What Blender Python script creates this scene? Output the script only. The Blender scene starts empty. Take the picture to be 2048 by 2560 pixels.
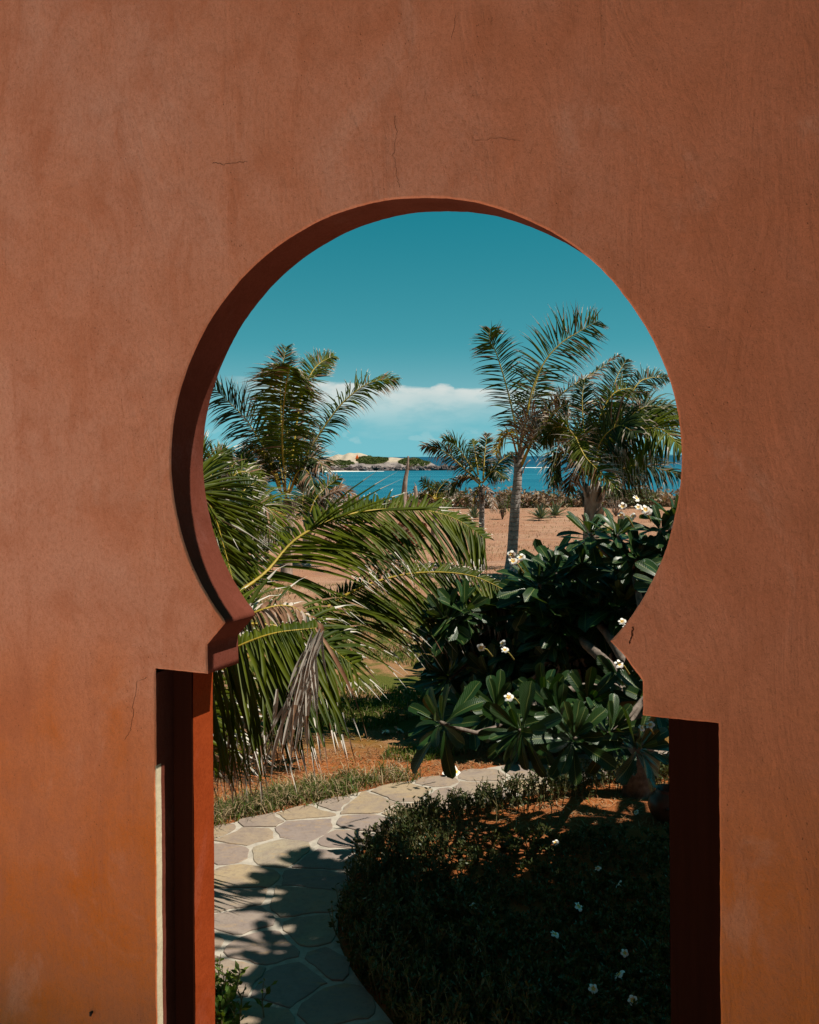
import bpy, math, random
import numpy as np
from mathutils import Vector, Matrix, noise
from mathutils.geometry import tessellate_polygon

# ------------------------------------------------------------------ camera, world, sun, exposure
SC = bpy.context.scene
COL = SC.collection
EYE = 2.6                       # eye height above the garden
F = 2493.0                      # focal length in photograph pixels (2048 px wide)
CX, HY = 1024.0, 1142.0         # principal column and horizon row of the photograph
ROLL = math.radians(0.4)
RV = Vector((math.cos(ROLL), 0, -math.sin(ROLL)))
UV_ = Vector((math.sin(ROLL), 0, math.cos(ROLL)))
FV = Vector((0, 1, 0))
CAM = Vector((0, 0, EYE))
cd = bpy.data.cameras.new('camera')
cam = bpy.data.objects.new('camera', cd)
COL.objects.link(cam)
m = Matrix((RV, UV_, -FV)).transposed().to_4x4()
m.translation = CAM
cam.matrix_world = m
cd.sensor_fit = 'HORIZONTAL'
cd.sensor_width = 36
cd.lens = 36 * F / 2048
cd.shift_y = -(1280 - HY) / 2048
cd.clip_start = 0.05
cd.clip_end = 60000
SC.camera = cam

TH = math.radians(23.6)         # the wall is turned away from the picture plane
SV = Vector((math.cos(TH), -math.sin(TH), 0))     # along the wall, to the right
NV = Vector((math.sin(TH), math.cos(TH), 0))      # outwards
SUN_A, SUN_B, SUN_C = 0.528, 0.087, 0.845
SUND = (SV * SUN_A + NV * SUN_B + Vector((0, 0, SUN_C))).normalized()

sl = bpy.data.lights.new('sun', 'SUN')
sl.energy = 5.0
sl.angle = math.radians(0.53)
sl.color = (1.0, 0.93, 0.82)
so = bpy.data.objects.new('sun', sl)
so.rotation_euler = (-SUND).to_track_quat('-Z', 'Y').to_euler()
so.location = (6, 2, 12)
COL.objects.link(so)

SKY_STRENGTH = 0.05
W = bpy.data.worlds.new('World')
SC.world = W
W.use_nodes = True


class NT:
    """small node-tree helper"""
    def __init__(s, tree):
        s.t = tree
        s.n = tree.nodes
        s.l = tree.links

    def new(s, typ, **kw):
        nd = s.n.new(typ)
        for k, v in kw.items():
            setattr(nd, k, v)
        return nd

    def put(s, sock, v):
        if hasattr(v, 'is_linked') or isinstance(v, bpy.types.NodeSocket):
            s.l.new(v, sock)
        else:
            if isinstance(v, (tuple, list)) and len(v) == 3 and sock.type == 'RGBA':
                v = (*v, 1)
            sock.default_value = v

    def math(s, op, a, b=0.0, c=None, clamp=False):
        nd = s.new('ShaderNodeMath', operation=op, use_clamp=clamp)
        s.put(nd.inputs[0], a)
        s.put(nd.inputs[1], b)
        if c is not None:
            s.put(nd.inputs[2], c)
        return nd.outputs[0]

    def step(s, v, lo, hi, a=0.0, b=1.0):
        nd = s.new('ShaderNodeMapRange', interpolation_type='SMOOTHSTEP')
        s.put(nd.inputs['Value'], v)
        s.put(nd.inputs['From Min'], lo)
        s.put(nd.inputs['From Max'], hi)
        s.put(nd.inputs['To Min'], a)
        s.put(nd.inputs['To Max'], b)
        return nd.outputs[0]

    def mix(s, f, a, b, blend='MIX'):
        nd = s.new('ShaderNodeMix', data_type='RGBA', blend_type=blend)
        s.put(nd.inputs[0], f)
        s.put(nd.inputs[6], a)
        s.put(nd.inputs[7], b)
        return nd.outputs[2]

    def noise(s, vec, scale, detail=4, rough=0.55, dist=0.0, w=None):
        nd = s.new('ShaderNodeTexNoise')
        s.put(nd.inputs['Vector'], vec)
        nd.inputs['Scale'].default_value = scale
        nd.inputs['Detail'].default_value = detail
        nd.inputs['Roughness'].default_value = rough
        nd.inputs['Distortion'].default_value = dist
        return nd.outputs['Fac']

    def mapping(s, vec, scale=(1, 1, 1), loc=(0, 0, 0)):
        nd = s.new('ShaderNodeMapping')
        s.put(nd.inputs['Vector'], vec)
        nd.inputs['Scale'].default_value = scale
        nd.inputs['Location'].default_value = loc
        return nd.outputs[0]

    def bump(s, h, strength=0.3, dist=0.01, normal=None):
        nd = s.new('ShaderNodeBump')
        s.put(nd.inputs['Height'], h)
        nd.inputs['Strength'].default_value = strength
        nd.inputs['Distance'].default_value = dist
        if normal is not None:
            s.l.new(normal, nd.inputs['Normal'])
        return nd.outputs[0]


def build_world():
    W.node_tree.nodes.clear()
    t = NT(W.node_tree)
    out = t.new('ShaderNodeOutputWorld')
    bg = t.new('ShaderNodeBackground')
    sky = t.new('ShaderNodeTexSky', sky_type='NISHITA')
    sky.sun_disc = False
    sky.sun_elevation = math.asin(SUND.z)
    sky.sun_rotation = math.atan2(SUND.x, SUND.y)
    sky.air_density = 1.0
    sky.dust_density = 0.0
    sky.ozone_density = 1.5
    bw = t.new('ShaderNodeRGBToBW')
    t.l.new(sky.outputs[0], bw.inputs[0])
    co = t.new('ShaderNodeTexCoord')
    sep = t.new('ShaderNodeSeparateXYZ')
    t.l.new(co.outputs['Generated'], sep.inputs[0])
    x, y, z = sep.outputs
    rho = t.math('SQRT', t.math('ADD', t.math('MULTIPLY', x, x), t.math('MULTIPLY', y, y)))
    el = t.math('DIVIDE', z, rho)
    az = t.math('ARCTAN2', x, y)
    hue = t.mix(t.step(el, 0.0, 0.34), (0.24, 0.96, 1.12), (0.030, 1.08, 1.44))
    tinted = t.mix(1.0, hue, bw.outputs[0], 'MULTIPLY')
    comb = t.new('ShaderNodeCombineXYZ')
    t.l.new(az, comb.inputs[0])
    t.l.new(el, comb.inputs[1])
    p = comb.outputs[0]
    # high cloud bank with a flat top
    n1 = t.noise(t.mapping(p, (9, 34, 1), (0.3, 0, 0)), 1.0, 6, 0.55, 0.4)
    n2 = t.noise(t.mapping(p, (26, 60, 1), (4, 2, 0)), 1.0, 5, 0.6)
    bx = t.math('DIVIDE', t.math('ABSOLUTE', t.math('SUBTRACT', az, 0.0335)), 0.012)
    bumpz = t.math('MULTIPLY', t.math('SQRT', t.math('MAXIMUM', 0.0, t.math('SUBTRACT', 1.0, t.math('MULTIPLY', bx, bx)))), t.math('MULTIPLY', n2, 0.0075))
    top = t.math('ADD', t.math('ADD', t.math('SUBTRACT', 0.0722, t.math('MULTIPLY', az, 0.05)), bumpz), t.math('ADD', t.math('MULTIPLY', t.math('SUBTRACT', n1, 0.5), 0.012), t.math('MULTIPLY', t.math('SUBTRACT', n2, 0.5), 0.006)))
    up = t.step(el, t.math('SUBTRACT', top, 0.0035), t.math('ADD', top, 0.001), 1.0, 0.0)
    lo = t.step(t.math('ADD', el, t.math('MULTIPLY', t.math('SUBTRACT', n1, 0.5), 0.06)), -0.012, 0.062)
    azm = t.step(t.math('ABSOLUTE', t.math('SUBTRACT', az, 0.01)), 0.10, 0.21, 1.0, 0.04)
    bank = t.math('MULTIPLY', t.math('MULTIPLY', up, lo), t.math('MULTIPLY', azm, t.math('MULTIPLY', t.step(n1, 0.25, 0.6, 0.72, 1.0), t.step(n2, 0.34, 0.58, 0.72, 1.0))))
    # low cumulus puffs
    n3 = t.noise(t.mapping(p, (30, 62, 1), (1.7, 0.4, 0)), 1.0, 6, 0.55, 0.25)
    pm = t.math('MULTIPLY', t.step(el, 0.010, 0.016), t.step(el, 0.018, 0.042, 1.0, 0.0))
    puff = t.math('MULTIPLY', t.step(n3, 0.48, 0.60), t.math('MULTIPLY', pm, 0.72))
    haze = t.step(el, 0.0, 0.12, 0.30, 0.0)
    mask = t.math('MAXIMUM', t.math('MAXIMUM', bank, puff), haze)
    k = 1.0 / SKY_STRENGTH
    ccol = t.mix(t.step(el, 0.03, 0.075), (0.25 * k, 0.45 * k, 0.48 * k), (0.56 * k, 0.58 * k, 0.55 * k))
    col = t.mix(mask, tinted, ccol)
    t.l.new(col, bg.inputs['Color'])
    bg.inputs['Strength'].default_value = SKY_STRENGTH
    t.l.new(bg.outputs[0], out.inputs[0])


build_world()
SC.view_settings.view_transform = 'Standard'
SC.view_settings.look = 'None'
SC.view_settings.exposure = 0.38
SC.view_settings.gamma = 1.0
SC.view_settings.use_curve_mapping = False
SC.render.engine = 'CYCLES'
SC.cycles.max_bounces = 8
SC.cycles.diffuse_bounces = 1
SC.cycles.transparent_max_bounces = 8

rng = random.Random(7)

# ------------------------------------------------------------------ helpers


def at(px, py, d):
    """photograph pixel at distance d (metres along the view axis) -> world point"""
    return CAM + (RV * ((px - CX) / F) + UV_ * ((HY - py) / F) + FV) * d


def ground(px, py, z=0.0):
    v = RV * ((px - CX) / F) + UV_ * ((HY - py) / F) + FV
    return CAM + v * ((z - EYE) / v.z)


def to_px(p):
    q = Vector(p) - CAM
    d = q.dot(FV)
    return CX + q.dot(RV) / d * F, HY - q.dot(UV_) / d * F, d


D0 = 2.205                      # distance to the wall on the view axis
W0 = Vector((0, D0, EYE))


def wp(s, t, z):
    """wall coordinates (along, outwards, up from the eye) -> world"""
    return W0 + SV * s + NV * t + Vector((0, 0, z))


def wall_px(px, py, t=0.0):
    v = RV * ((px - CX) / F) + UV_ * ((HY - py) / F) + FV
    k = ((W0 + NV * t) - CAM).dot(NV) / v.dot(NV)
    q = CAM + v * k - W0
    return q.dot(SV), q.z


def tag(o, label=None, cat=None, group=None, kind=None):
    if label:
        o['label'] = label
    if cat:
        o['category'] = cat
    if group:
        o['group'] = group
    if kind:
        o['kind'] = kind
    return o


def empty(name, loc, label=None, cat=None, group=None):
    o = bpy.data.objects.new(name, None)
    o.empty_display_size = 0.1
    o.location = loc
    COL.objects.link(o)
    return tag(o, label, cat, group)


class MB:
    def __init__(s):
        s.v, s.f, s.m, s.uv = [], [], [], {}

    def vert(s, p):
        s.v.append((p[0], p[1], p[2]))
        return len(s.v) - 1

    def face(s, idx, mat=0, uv=None):
        if uv:
            s.uv[len(s.f)] = uv
        s.f.append(tuple(idx))
        s.m.append(mat)

    def tube(s, pts, radii, n=8, mat=0, cap=True):
        pts = [Vector(p) for p in pts]
        rings = []
        ref = Vector((0.31, 0.92, 0.2)).normalized()
        for i, p in enumerate(pts):
            tdir = (pts[min(i + 1, len(pts) - 1)] - pts[max(i - 1, 0)]).normalized()
            a = tdir.cross(ref)
            if a.length < 1e-4:
                a = tdir.cross(Vector((1, 0, 0)))
            a.normalize()
            b = tdir.cross(a)
            r = radii[i]
            rings.append([s.vert(p + a * (r * math.cos(2 * math.pi * k / n)) + b * (r * math.sin(2 * math.pi * k / n))) for k in range(n)])
        for i in range(len(rings) - 1):
            for k in range(n):
                s.face((rings[i][k], rings[i][(k + 1) % n], rings[i + 1][(k + 1) % n], rings[i + 1][k]), mat)
        if cap:
            s.face(rings[-1], mat)
            s.face(rings[0][::-1], mat)

    def lathe(s, c, prof, n=24, mat=0):
        rings = []
        for r, z in prof:
            rings.append([s.vert((c[0] + r * math.cos(2 * math.pi * k / n), c[1] + r * math.sin(2 * math.pi * k / n), c[2] + z)) for k in range(n)])
        for i in range(len(rings) - 1):
            for k in range(n):
                s.face((rings[i][k], rings[i][(k + 1) % n], rings[i + 1][(k + 1) % n], rings[i + 1][k]), mat)

    def box(s, p, ax, ay, az, mat=0):
        """corner p and three edge vectors"""
        p = Vector(p)
        c = [p + ax * i + ay * j + az * k for k in (0, 1) for j in (0, 1) for i in (0, 1)]
        i = [s.vert(q) for q in c]
        for q in ((0, 2, 3, 1), (4, 5, 7, 6), (0, 1, 5, 4), (2, 6, 7, 3), (0, 4, 6, 2), (1, 3, 7, 5)):
            s.face([i[a] for a in q], mat)

    def mesh(s, name, mats, origin=(0, 0, 0), smooth=True):
        me = bpy.data.meshes.new(name)
        v = np.array(s.v, dtype=np.float64).reshape(-1, 3) - np.array(tuple(origin))
        me.from_pydata(v.tolist(), [], s.f)
        for mt in mats:
            me.materials.append(mt)
        me.polygons.foreach_set('material_index', s.m)
        me.polygons.foreach_set('use_smooth', [smooth] * len(s.f))
        if s.uv:
            ul = me.uv_layers.new(name='UVMap')
            for pi, uvs in s.uv.items():
                for k, li in enumerate(me.polygons[pi].loop_indices):
                    ul.data[li].uv = uvs[k]
        me.update()
        return me

    def build(s, name, mats, parent=None, smooth=True, root=None):
        """root: the top-level Empty whose location is the local origin"""
        r = root if root is not None else parent
        org = r.location if r is not None else (0, 0, 0)
        o = bpy.data.objects.new(name, s.mesh(name, mats, org, smooth))
        COL.objects.link(o)
        if parent is not None:
            o.parent = parent
        return o


# ------------------------------------------------------------------ materials


def new_mat(name):
    mt = bpy.data.materials.new(name)
    mt.use_nodes = True
    mt.node_tree.nodes.clear()
    t = NT(mt.node_tree)
    out = t.new('ShaderNodeOutputMaterial')
    return mt, t, out


def principled(t, out, color, rough=0.8, spec=0.3, normal=None):
    b = t.new('ShaderNodeBsdfPrincipled')
    t.put(b.inputs['Base Color'], color)
    t.put(b.inputs['Roughness'], rough)
    b.inputs['Specular IOR Level'].default_value = spec
    if normal is not None:
        t.l.new(normal, b.inputs['Normal'])
    if out is not None:
        t.l.new(b.outputs[0], out.inputs[0])
    return b


def objco(t):
    return t.new('ShaderNodeTexCoord').outputs['Object']


def geo_pos(t):
    return t.new('ShaderNodeNewGeometry').outputs['Position']


def plaster(name, base, alt, dark, lower=None, bump=1.0, scale=1.0):
    mt, t, out = new_mat(name)
    p = geo_pos(t)
    n_big = t.noise(p, 1.6 * scale, 5, 0.6, 0.6)
    n_mid = t.noise(p, 7 * scale, 6, 0.62, 0.3)
    n_str = t.noise(t.mapping(p, (9, 9, 2.2)), 1.0 * scale, 6, 0.65, 0.8)
    n_fine = t.noise(t.mapping(p, (1, 1, 0.75)), 120, 4, 0.75, 0.4)
    n_grain = t.noise(p, 330, 3, 0.7)
    c = t.mix(t.step(n_big, 0.34, 0.68), base, alt)
    if lower is not None:      # the colour gets redder towards the right
        sx = t.new('ShaderNodeSeparateXYZ')
        t.l.new(p, sx.inputs[0])
        c = t.mix(t.step(t.math('ADD', sx.outputs[0], t.math('MULTIPLY', t.math('SUBTRACT', n_big, 0.5), 1.2)), -0.5, 1.1, 0.0, 0.75), c, (0.79, 0.200, 0.088))
    if lower is not None:
        sep = t.new('ShaderNodeSeparateXYZ')
        t.l.new(p, sep.inputs[0])
        zz = t.math('ADD', sep.outputs[2], t.math('MULTIPLY', t.math('SUBTRACT', n_big, 0.5), 1.5))
        c = t.mix(t.math('MULTIPLY', t.step(zz, EYE - 1.15, EYE - 0.30, 1.0, 0.0), t.step(n_mid, 0.30, 0.62, 1.0, 0.80)), c, lower)
    c = t.mix(t.step(n_mid, 0.45, 0.75, 0.0, 0.5), c, dark)
    n_pat = t.noise(t.mapping(p, (3.2, 3.2, 2.2), (3, 1, 7)), 1.0 * scale, 7, 0.68, 1.1)
    c = t.mix(t.step(n_pat, 0.50, 0.66, 0.0, 0.42), c, dark)
    c = t.mix(t.step(n_pat, 0.46, 0.32, 0.0, 0.30), c, tuple(min(0.9, q * 1.08 + 0.045) for q in base))
    c = t.mix(t.step(n_str, 0.52, 0.74, 0.0, 0.55), c, dark)
    # pits and specks of the render
    vor = t.new('ShaderNodeTexVoronoi')
    t.l.new(t.mapping(p, (1, 1, 0.7)), vor.inputs['Vector'])
    vor.inputs['Scale'].default_value = 80
    pit = t.math('MULTIPLY', t.step(vor.outputs['Distance'], 0.03, 0.15, 1.0, 0.0), t.step(n_str, 0.50, 0.62))
    c = t.mix(t.math('MULTIPLY', pit, 0.55), c, tuple(q * 0.35 for q in dark))
    c = t.mix(t.step(n_fine, 0.40, 0.72, 0.0, 0.55), c, dark)
    s1 = t.noise(t.mapping(p, (210, 210, 120)), 1.0, 3, 0.6, 1.5)
    s2 = t.noise(t.mapping(p, (110, 110, 60), (3, 8, 1)), 1.0, 4, 0.65, 2.2)
    strokes = t.math('MAXIMUM', t.math('MULTIPLY', t.step(s1, 0.64, 0.74), 0.8), t.step(s2, 0.66, 0.76))
    strokes = t.math('MULTIPLY', strokes, t.step(n_pat, 0.42, 0.60, 0.15, 0.72))
    c = t.mix(strokes, c, tuple(q * 0.75 for q in dark))
    c = t.mix(t.step(n_grain, 0.5, 0.75, 0.0, 0.42), c, tuple(q * 0.6 for q in dark))
    h = t.math('ADD', t.math('MULTIPLY', n_grain, 0.25), t.math('MULTIPLY', n_fine, 0.6))
    h = t.math('SUBTRACT', h, t.math('ADD', pit, strokes))
    nb = t.bump(h, 0.55 * bump, 0.004)
    nb2 = t.bump(t.math('ADD', n_str, t.math('MULTIPLY', n_mid, 0.8)), 0.40 * bump, 0.02, nb)
    principled(t, out, c, 0.95, 0.03, nb2)
    return mt


M = {}
M['wall'] = plaster('terracotta_plaster', (0.85, 0.355, 0.240), (0.81, 0.285, 0.165), (0.63, 0.175, 0.082), lower=(0.80, 0.178, 0.029))
M['reveal'] = plaster('arch_reveal_shade_paint', (0.150, 0.043, 0.029), (0.132, 0.037, 0.023), (0.095, 0.025, 0.014), bump=0.5)  # brown-red paint, darkened further to put the recess shade into the colour
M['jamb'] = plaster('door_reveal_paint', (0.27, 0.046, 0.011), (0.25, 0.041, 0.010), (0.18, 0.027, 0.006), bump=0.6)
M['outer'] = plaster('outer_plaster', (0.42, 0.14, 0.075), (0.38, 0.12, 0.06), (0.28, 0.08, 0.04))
M['pale'] = plaster('sunlit_sliver_paint', (0.60, 0.52, 0.36), (0.56, 0.48, 0.33), (0.45, 0.36, 0.24), bump=0.8)  # cream tone of direct sun on the left lining, put into the colour


def m_wood():
    mt, t, out = new_mat('dark_stained_timber')
    p = geo_pos(t)
    n = t.noise(t.mapping(p, (60, 60, 3)), 1.0, 6, 0.65, 0.5)
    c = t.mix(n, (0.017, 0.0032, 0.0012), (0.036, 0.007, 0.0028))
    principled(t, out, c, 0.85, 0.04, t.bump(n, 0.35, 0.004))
    return mt


M['wood'] = m_wood()


def simple(name, c1, c2, scale=8, rough=0.85, spec=0.2, bump=0.3, bd=0.01, stretch=(1, 1, 1)):
    mt, t, out = new_mat(name)
    p = geo_pos(t)
    n = t.noise(t.mapping(p, stretch), scale, 6, 0.6)
    c = t.mix(t.step(n, 0.3, 0.7), c1, c2)
    principled(t, out, c, rough, spec, t.bump(n, bump, bd))
    return mt


def leaf_mat(name, c1, c2, rough=0.45, spec=0.4, transl=0.22, tcol=None, scale=3.0, rand=0.35):
    mt, t, out = new_mat(name)
    p = geo_pos(t)
    n = t.noise(p, scale, 4, 0.6)
    oi = t.new('ShaderNodeObjectInfo')
    f = t.math('ADD', t.step(n, 0.3, 0.7), t.math('MULTIPLY', t.math('SUBTRACT', oi.outputs['Random'], 0.5), rand), clamp=True)
    c = t.mix(f, c1, c2)
    b = principled(t, None, c, rough, spec)
    tr = t.new('ShaderNodeBsdfTranslucent')
    t.put(tr.inputs['Color'], t.mix(1.0, c, tcol or (1.6, 1.7, 0.6), 'MULTIPLY'))
    ms = t.new('ShaderNodeMixShader')
    ms.inputs[0].default_value = transl
    t.l.new(b.outputs[0], ms.inputs[1])
    t.l.new(tr.outputs[0], ms.inputs[2])
    t.l.new(ms.outputs[0], out.inputs[0])
    return mt


M['palm'] = leaf_mat('palm_leaflet_green', (0.030, 0.048, 0.002), (0.100, 0.118, 0.004), 0.50, 0.15, 0.18, scale=2.5)
M['palm_dark'] = leaf_mat('palm_leaflet_dark_green', (0.013, 0.028, 0.006), (0.036, 0.055, 0.008), 0.5, 0.20, 0.12, scale=2.0)
M['palm_yellow'] = leaf_mat('palm_leaflet_yellow', (0.26, 0.20, 0.02), (0.34, 0.20, 0.025), 0.5, 0.3, 0.25)
M['dry'] = leaf_mat('dry_leaflet', (0.40, 0.31, 0.24), (0.60, 0.52, 0.44), 0.8, 0.15, 0.12, (1, 1, 1), 6)
M['dry_brown'] = leaf_mat('dead_brown_leaflet', (0.14, 0.065, 0.035), (0.30, 0.18, 0.11), 0.85, 0.1, 0.10, (1, 1, 1), 5)
M['rachis'] = simple('frond_stalk', (0.30, 0.22, 0.022), (0.44, 0.30, 0.04), 12, 0.5, 0.3, 0.1)
M['bleached'] = leaf_mat('bleached_dead_leaflet', (0.54, 0.49, 0.42), (0.68, 0.63, 0.55), 0.8, 0.1, 0.1, (1, 1, 1), 6)
M['rachis_orange'] = simple('frond_stalk_orange', (0.32, 0.13, 0.02), (0.40, 0.20, 0.04), 12, 0.5, 0.3, 0.1)
M['twig'] = simple('grey_twig', (0.16, 0.11, 0.085), (0.28, 0.22, 0.18), 20, 0.9, 0.1, 0.4)
M['petal'] = None


def m_trunk():
    mt, t, out = new_mat('palm_trunk_bark')
    p = geo_pos(t)
    n = t.noise(p, 14, 5, 0.65)
    w = t.new('ShaderNodeTexWave', wave_type='BANDS', bands_direction='Z')
    t.l.new(p, w.inputs['Vector'])
    w.inputs['Scale'].default_value = 3.2
    w.inputs['Distortion'].default_value = 2.6
    w.inputs['Detail'].default_value = 3
    w.inputs['Detail Scale'].default_value = 2.0
    ring = t.step(w.outputs['Fac'], 0.02, 0.28, 0.0, 1.0)
    c = t.mix(t.step(n, 0.3, 0.7), (0.24, 0.20, 0.18), (0.37, 0.33, 0.30))
    c = t.mix(t.math('MULTIPLY', t.math('SUBTRACT', 1.0, ring), 0.4), c, (0.10, 0.08, 0.07))
    principled(t, out, c, 0.9, 0.1, t.bump(t.math('ADD', ring, t.math('MULTIPLY', n, 0.5)), 0.5, 0.02))
    return mt


M['trunk'] = m_trunk()
M['husk'] = simple('old_leaf_base', (0.15, 0.09, 0.06), (0.44, 0.33, 0.27), 9, 0.9, 0.1, 0.6, 0.02, (1, 1, 0.3))


def m_frangi_leaf():
    mt, t, out = new_mat('frangipani_leaf')
    uvn = t.new('ShaderNodeUVMap')
    sep = t.new('ShaderNodeSeparateXYZ')
    t.l.new(uvn.outputs[0], sep.inputs[0])
    u, v = sep.outputs[0], sep.outputs[1]
    au = t.math('ABSOLUTE', t.math('SUBTRACT', u, 0.5))
    mid = t.step(au, 0.018, 0.045, 1.0, 0.0)
    vv = t.math('FRACT', t.math('SUBTRACT', t.math('MULTIPLY', v, 19.0), t.math('MULTIPLY', au, 5.0)))
    vein = t.step(t.math('ABSOLUTE', t.math('SUBTRACT', vv, 0.5)), 0.0, 0.16, 1.0, 0.0)
    gm = t.new('ShaderNodeNewGeometry')
    oi = t.new('ShaderNodeObjectInfo')
    n = t.noise(gm.outputs['Position'], 5, 3, 0.6)
    f = t.math('ADD', t.math('MULTIPLY', n, 0.6), t.math('MULTIPLY', oi.outputs['Random'], 0.4))
    topc = t.mix(f, (0.008, 0.028, 0.006), (0.022, 0.062, 0.010))
    botc = t.mix(f, (0.040, 0.062, 0.016), (0.070, 0.094, 0.026))
    c = t.mix(gm.outputs['Backfacing'], topc, botc)
    c = t.mix(t.math('MULTIPLY', vein, 0.30), c, (0.10, 0.14, 0.04))
    c = t.mix(t.math('MULTIPLY', mid, 0.8), c, (0.17, 0.20, 0.06))
    c = t.mix(t.step(oi.outputs['Random'], 0.955, 0.97, 0.0, 0.8), c, t.mix(n, (0.16, 0.06, 0.02), (0.26, 0.20, 0.03)))
    b = principled(t, None, c, 0.35, 0.36, t.bump(vein, 0.35, 0.003))
    tr = t.new('ShaderNodeBsdfTranslucent')
    t.put(tr.inputs['Color'], t.mix(1.0, c, (1.4, 1.6, 0.5), 'MULTIPLY'))
    ms = t.new('ShaderNodeMixShader')
    ms.inputs[0].default_value = 0.14
    t.l.new(b.outputs[0], ms.inputs[1])
    t.l.new(tr.outputs[0], ms.inputs[2])
    t.l.new(ms.outputs[0], out.inputs[0])
    return mt


M['frangi'] = m_frangi_leaf()
M['frangi_bark'] = simple('frangipani_bark', (0.10, 0.08, 0.065), (0.24, 0.19, 0.155), 22, 0.85, 0.15, 0.4)
M['frangi_stalk'] = simple('flower_stalk', (0.22, 0.20, 0.04), (0.30, 0.24, 0.07), 30, 0.6, 0.2, 0.1)


def m_petal():
    mt, t, out = new_mat('frangipani_petal')
    uvn = t.new('ShaderNodeUVMap')
    sep = t.new('ShaderNodeSeparateXYZ')
    t.l.new(uvn.outputs[0], sep.inputs[0])
    c = t.mix(t.step(sep.outputs[1], 0.12, 0.48, 1.0, 0.0), (0.80, 0.79, 0.74), (0.78, 0.46, 0.05))
    principled(t, out, c, 0.6, 0.25)
    return mt


M['petal'] = m_petal()


def m_flag():
    mt, t, out = new_mat('flagstone')
    p = geo_pos(t)
    oi = t.new('ShaderNodeObjectInfo')
    r = oi.outputs['Random']
    n = t.noise(p, 2.8, 6, 0.62, 0.9)
    n2 = t.noise(p, 26, 6, 0.7)
    n3 = t.noise(t.mapping(p, (4, 10, 4)), 1.6, 5, 0.6, 1.2)
    ramp = t.new('ShaderNodeValToRGB')
    t.l.new(r, ramp.inputs[0])
    e = ramp.color_ramp.elements
    e[0].color = (0.27, 0.205, 0.165, 1)
    e[1].color = (0.34, 0.285, 0.195, 1)
    for q, cc in ((0.25, (0.26, 0.21, 0.185, 1)), (0.5, (0.37, 0.28, 0.16, 1)), (0.75, (0.28, 0.215, 0.17, 1))):
        el_ = e.new(q)
        el_.color = cc
    c = t.mix(t.step(n, 0.42, 0.72, 0.0, 0.7), ramp.outputs[0], (0.21, 0.165, 0.15))
    c = t.mix(t.step(n3, 0.52, 0.75, 0.0, 0.6), c, (0.38, 0.25, 0.12))
    c = t.mix(t.step(n2, 0.42, 0.75, 0.0, 0.6), c, (0.17, 0.13, 0.11))
    principled(t, out, c, 0.85, 0.2, t.bump(t.math('ADD', n2, t.math('MULTIPLY', n, 2.0)), 0.5, 0.008))
    return mt


M['flag'] = m_flag()
M['mortar'] = simple('pale_mortar', (0.32, 0.285, 0.235), (0.45, 0.40, 0.33), 16, 0.95, 0.1, 0.6, 0.01)


def m_ground():
    mt, t, out = new_mat('garden_soil')
    p = geo_pos(t)
    sep = t.new('ShaderNodeSeparateXYZ')
    t.l.new(p, sep.inputs[0])
    y = sep.outputs[1]
    nb = t.noise(p, 0.35, 5, 0.6, 0.4)
    nm = t.noise(p, 1.7, 6, 0.65, 0.5)
    nf = t.noise(p, 14, 6, 0.7)
    ng = t.noise(p, 70, 4, 0.7)
    soil = t.mix(t.step(nm, 0.35, 0.65), (0.36, 0.115, 0.032), (0.25, 0.085, 0.032))
    soil = t.mix(t.step(nf, 0.5, 0.72, 0.0, 0.6), soil, (0.40, 0.22, 0.10))
    field = t.mix(t.step(nb, 0.38, 0.62), (0.35, 0.17, 0.10), (0.40, 0.225, 0.145))
    field = t.mix(t.step(nm, 0.45, 0.7, 0.0, 0.75), field, (0.25, 0.135, 0.095))
    strk = t.noise(t.mapping(p, (0.25, 1.6, 1)), 1.0, 5, 0.6, 0.3)
    field = t.mix(t.step(strk, 0.52, 0.68, 0.0, 0.6), field, (0.42, 0.27, 0.18))
    field = t.mix(t.step(nf, 0.42, 0.7, 0.0, 0.5), field, (0.26, 0.14, 0.08))
    lawn = t.mix(t.step(nm, 0.44, 0.60), (0.090, 0.098, 0.018), (0.30, 0.16, 0.075))
    yy = t.math('ADD', y, t.math('MULTIPLY', t.math('SUBTRACT', nb, 0.5), 5.0))
    yn = t.math('ADD', y, t.math('MULTIPLY', t.math('SUBTRACT', nm, 0.5), 2.2))
    c = t.mix(t.step(yn, 8.3, 9.6), soil, lawn)
    c = t.mix(t.step(yy, 14.5, 20.0), c, field)
    c = t.mix(t.step(ng, 0.45, 0.8, 0.0, 0.45), c, t.mix(0.5, c, (0.10, 0.05, 0.03)))
    z = sep.outputs[2]
    c = t.mix(t.step(z, -2.6, -3.6), c, (0.62, 0.52, 0.40))
    principled(t, out, c, 0.95, 0.08, t.bump(t.math('ADD', nf, t.math('MULTIPLY', ng, 0.5)), 0.8, 0.03))
    return mt


M['ground'] = m_ground()


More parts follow.
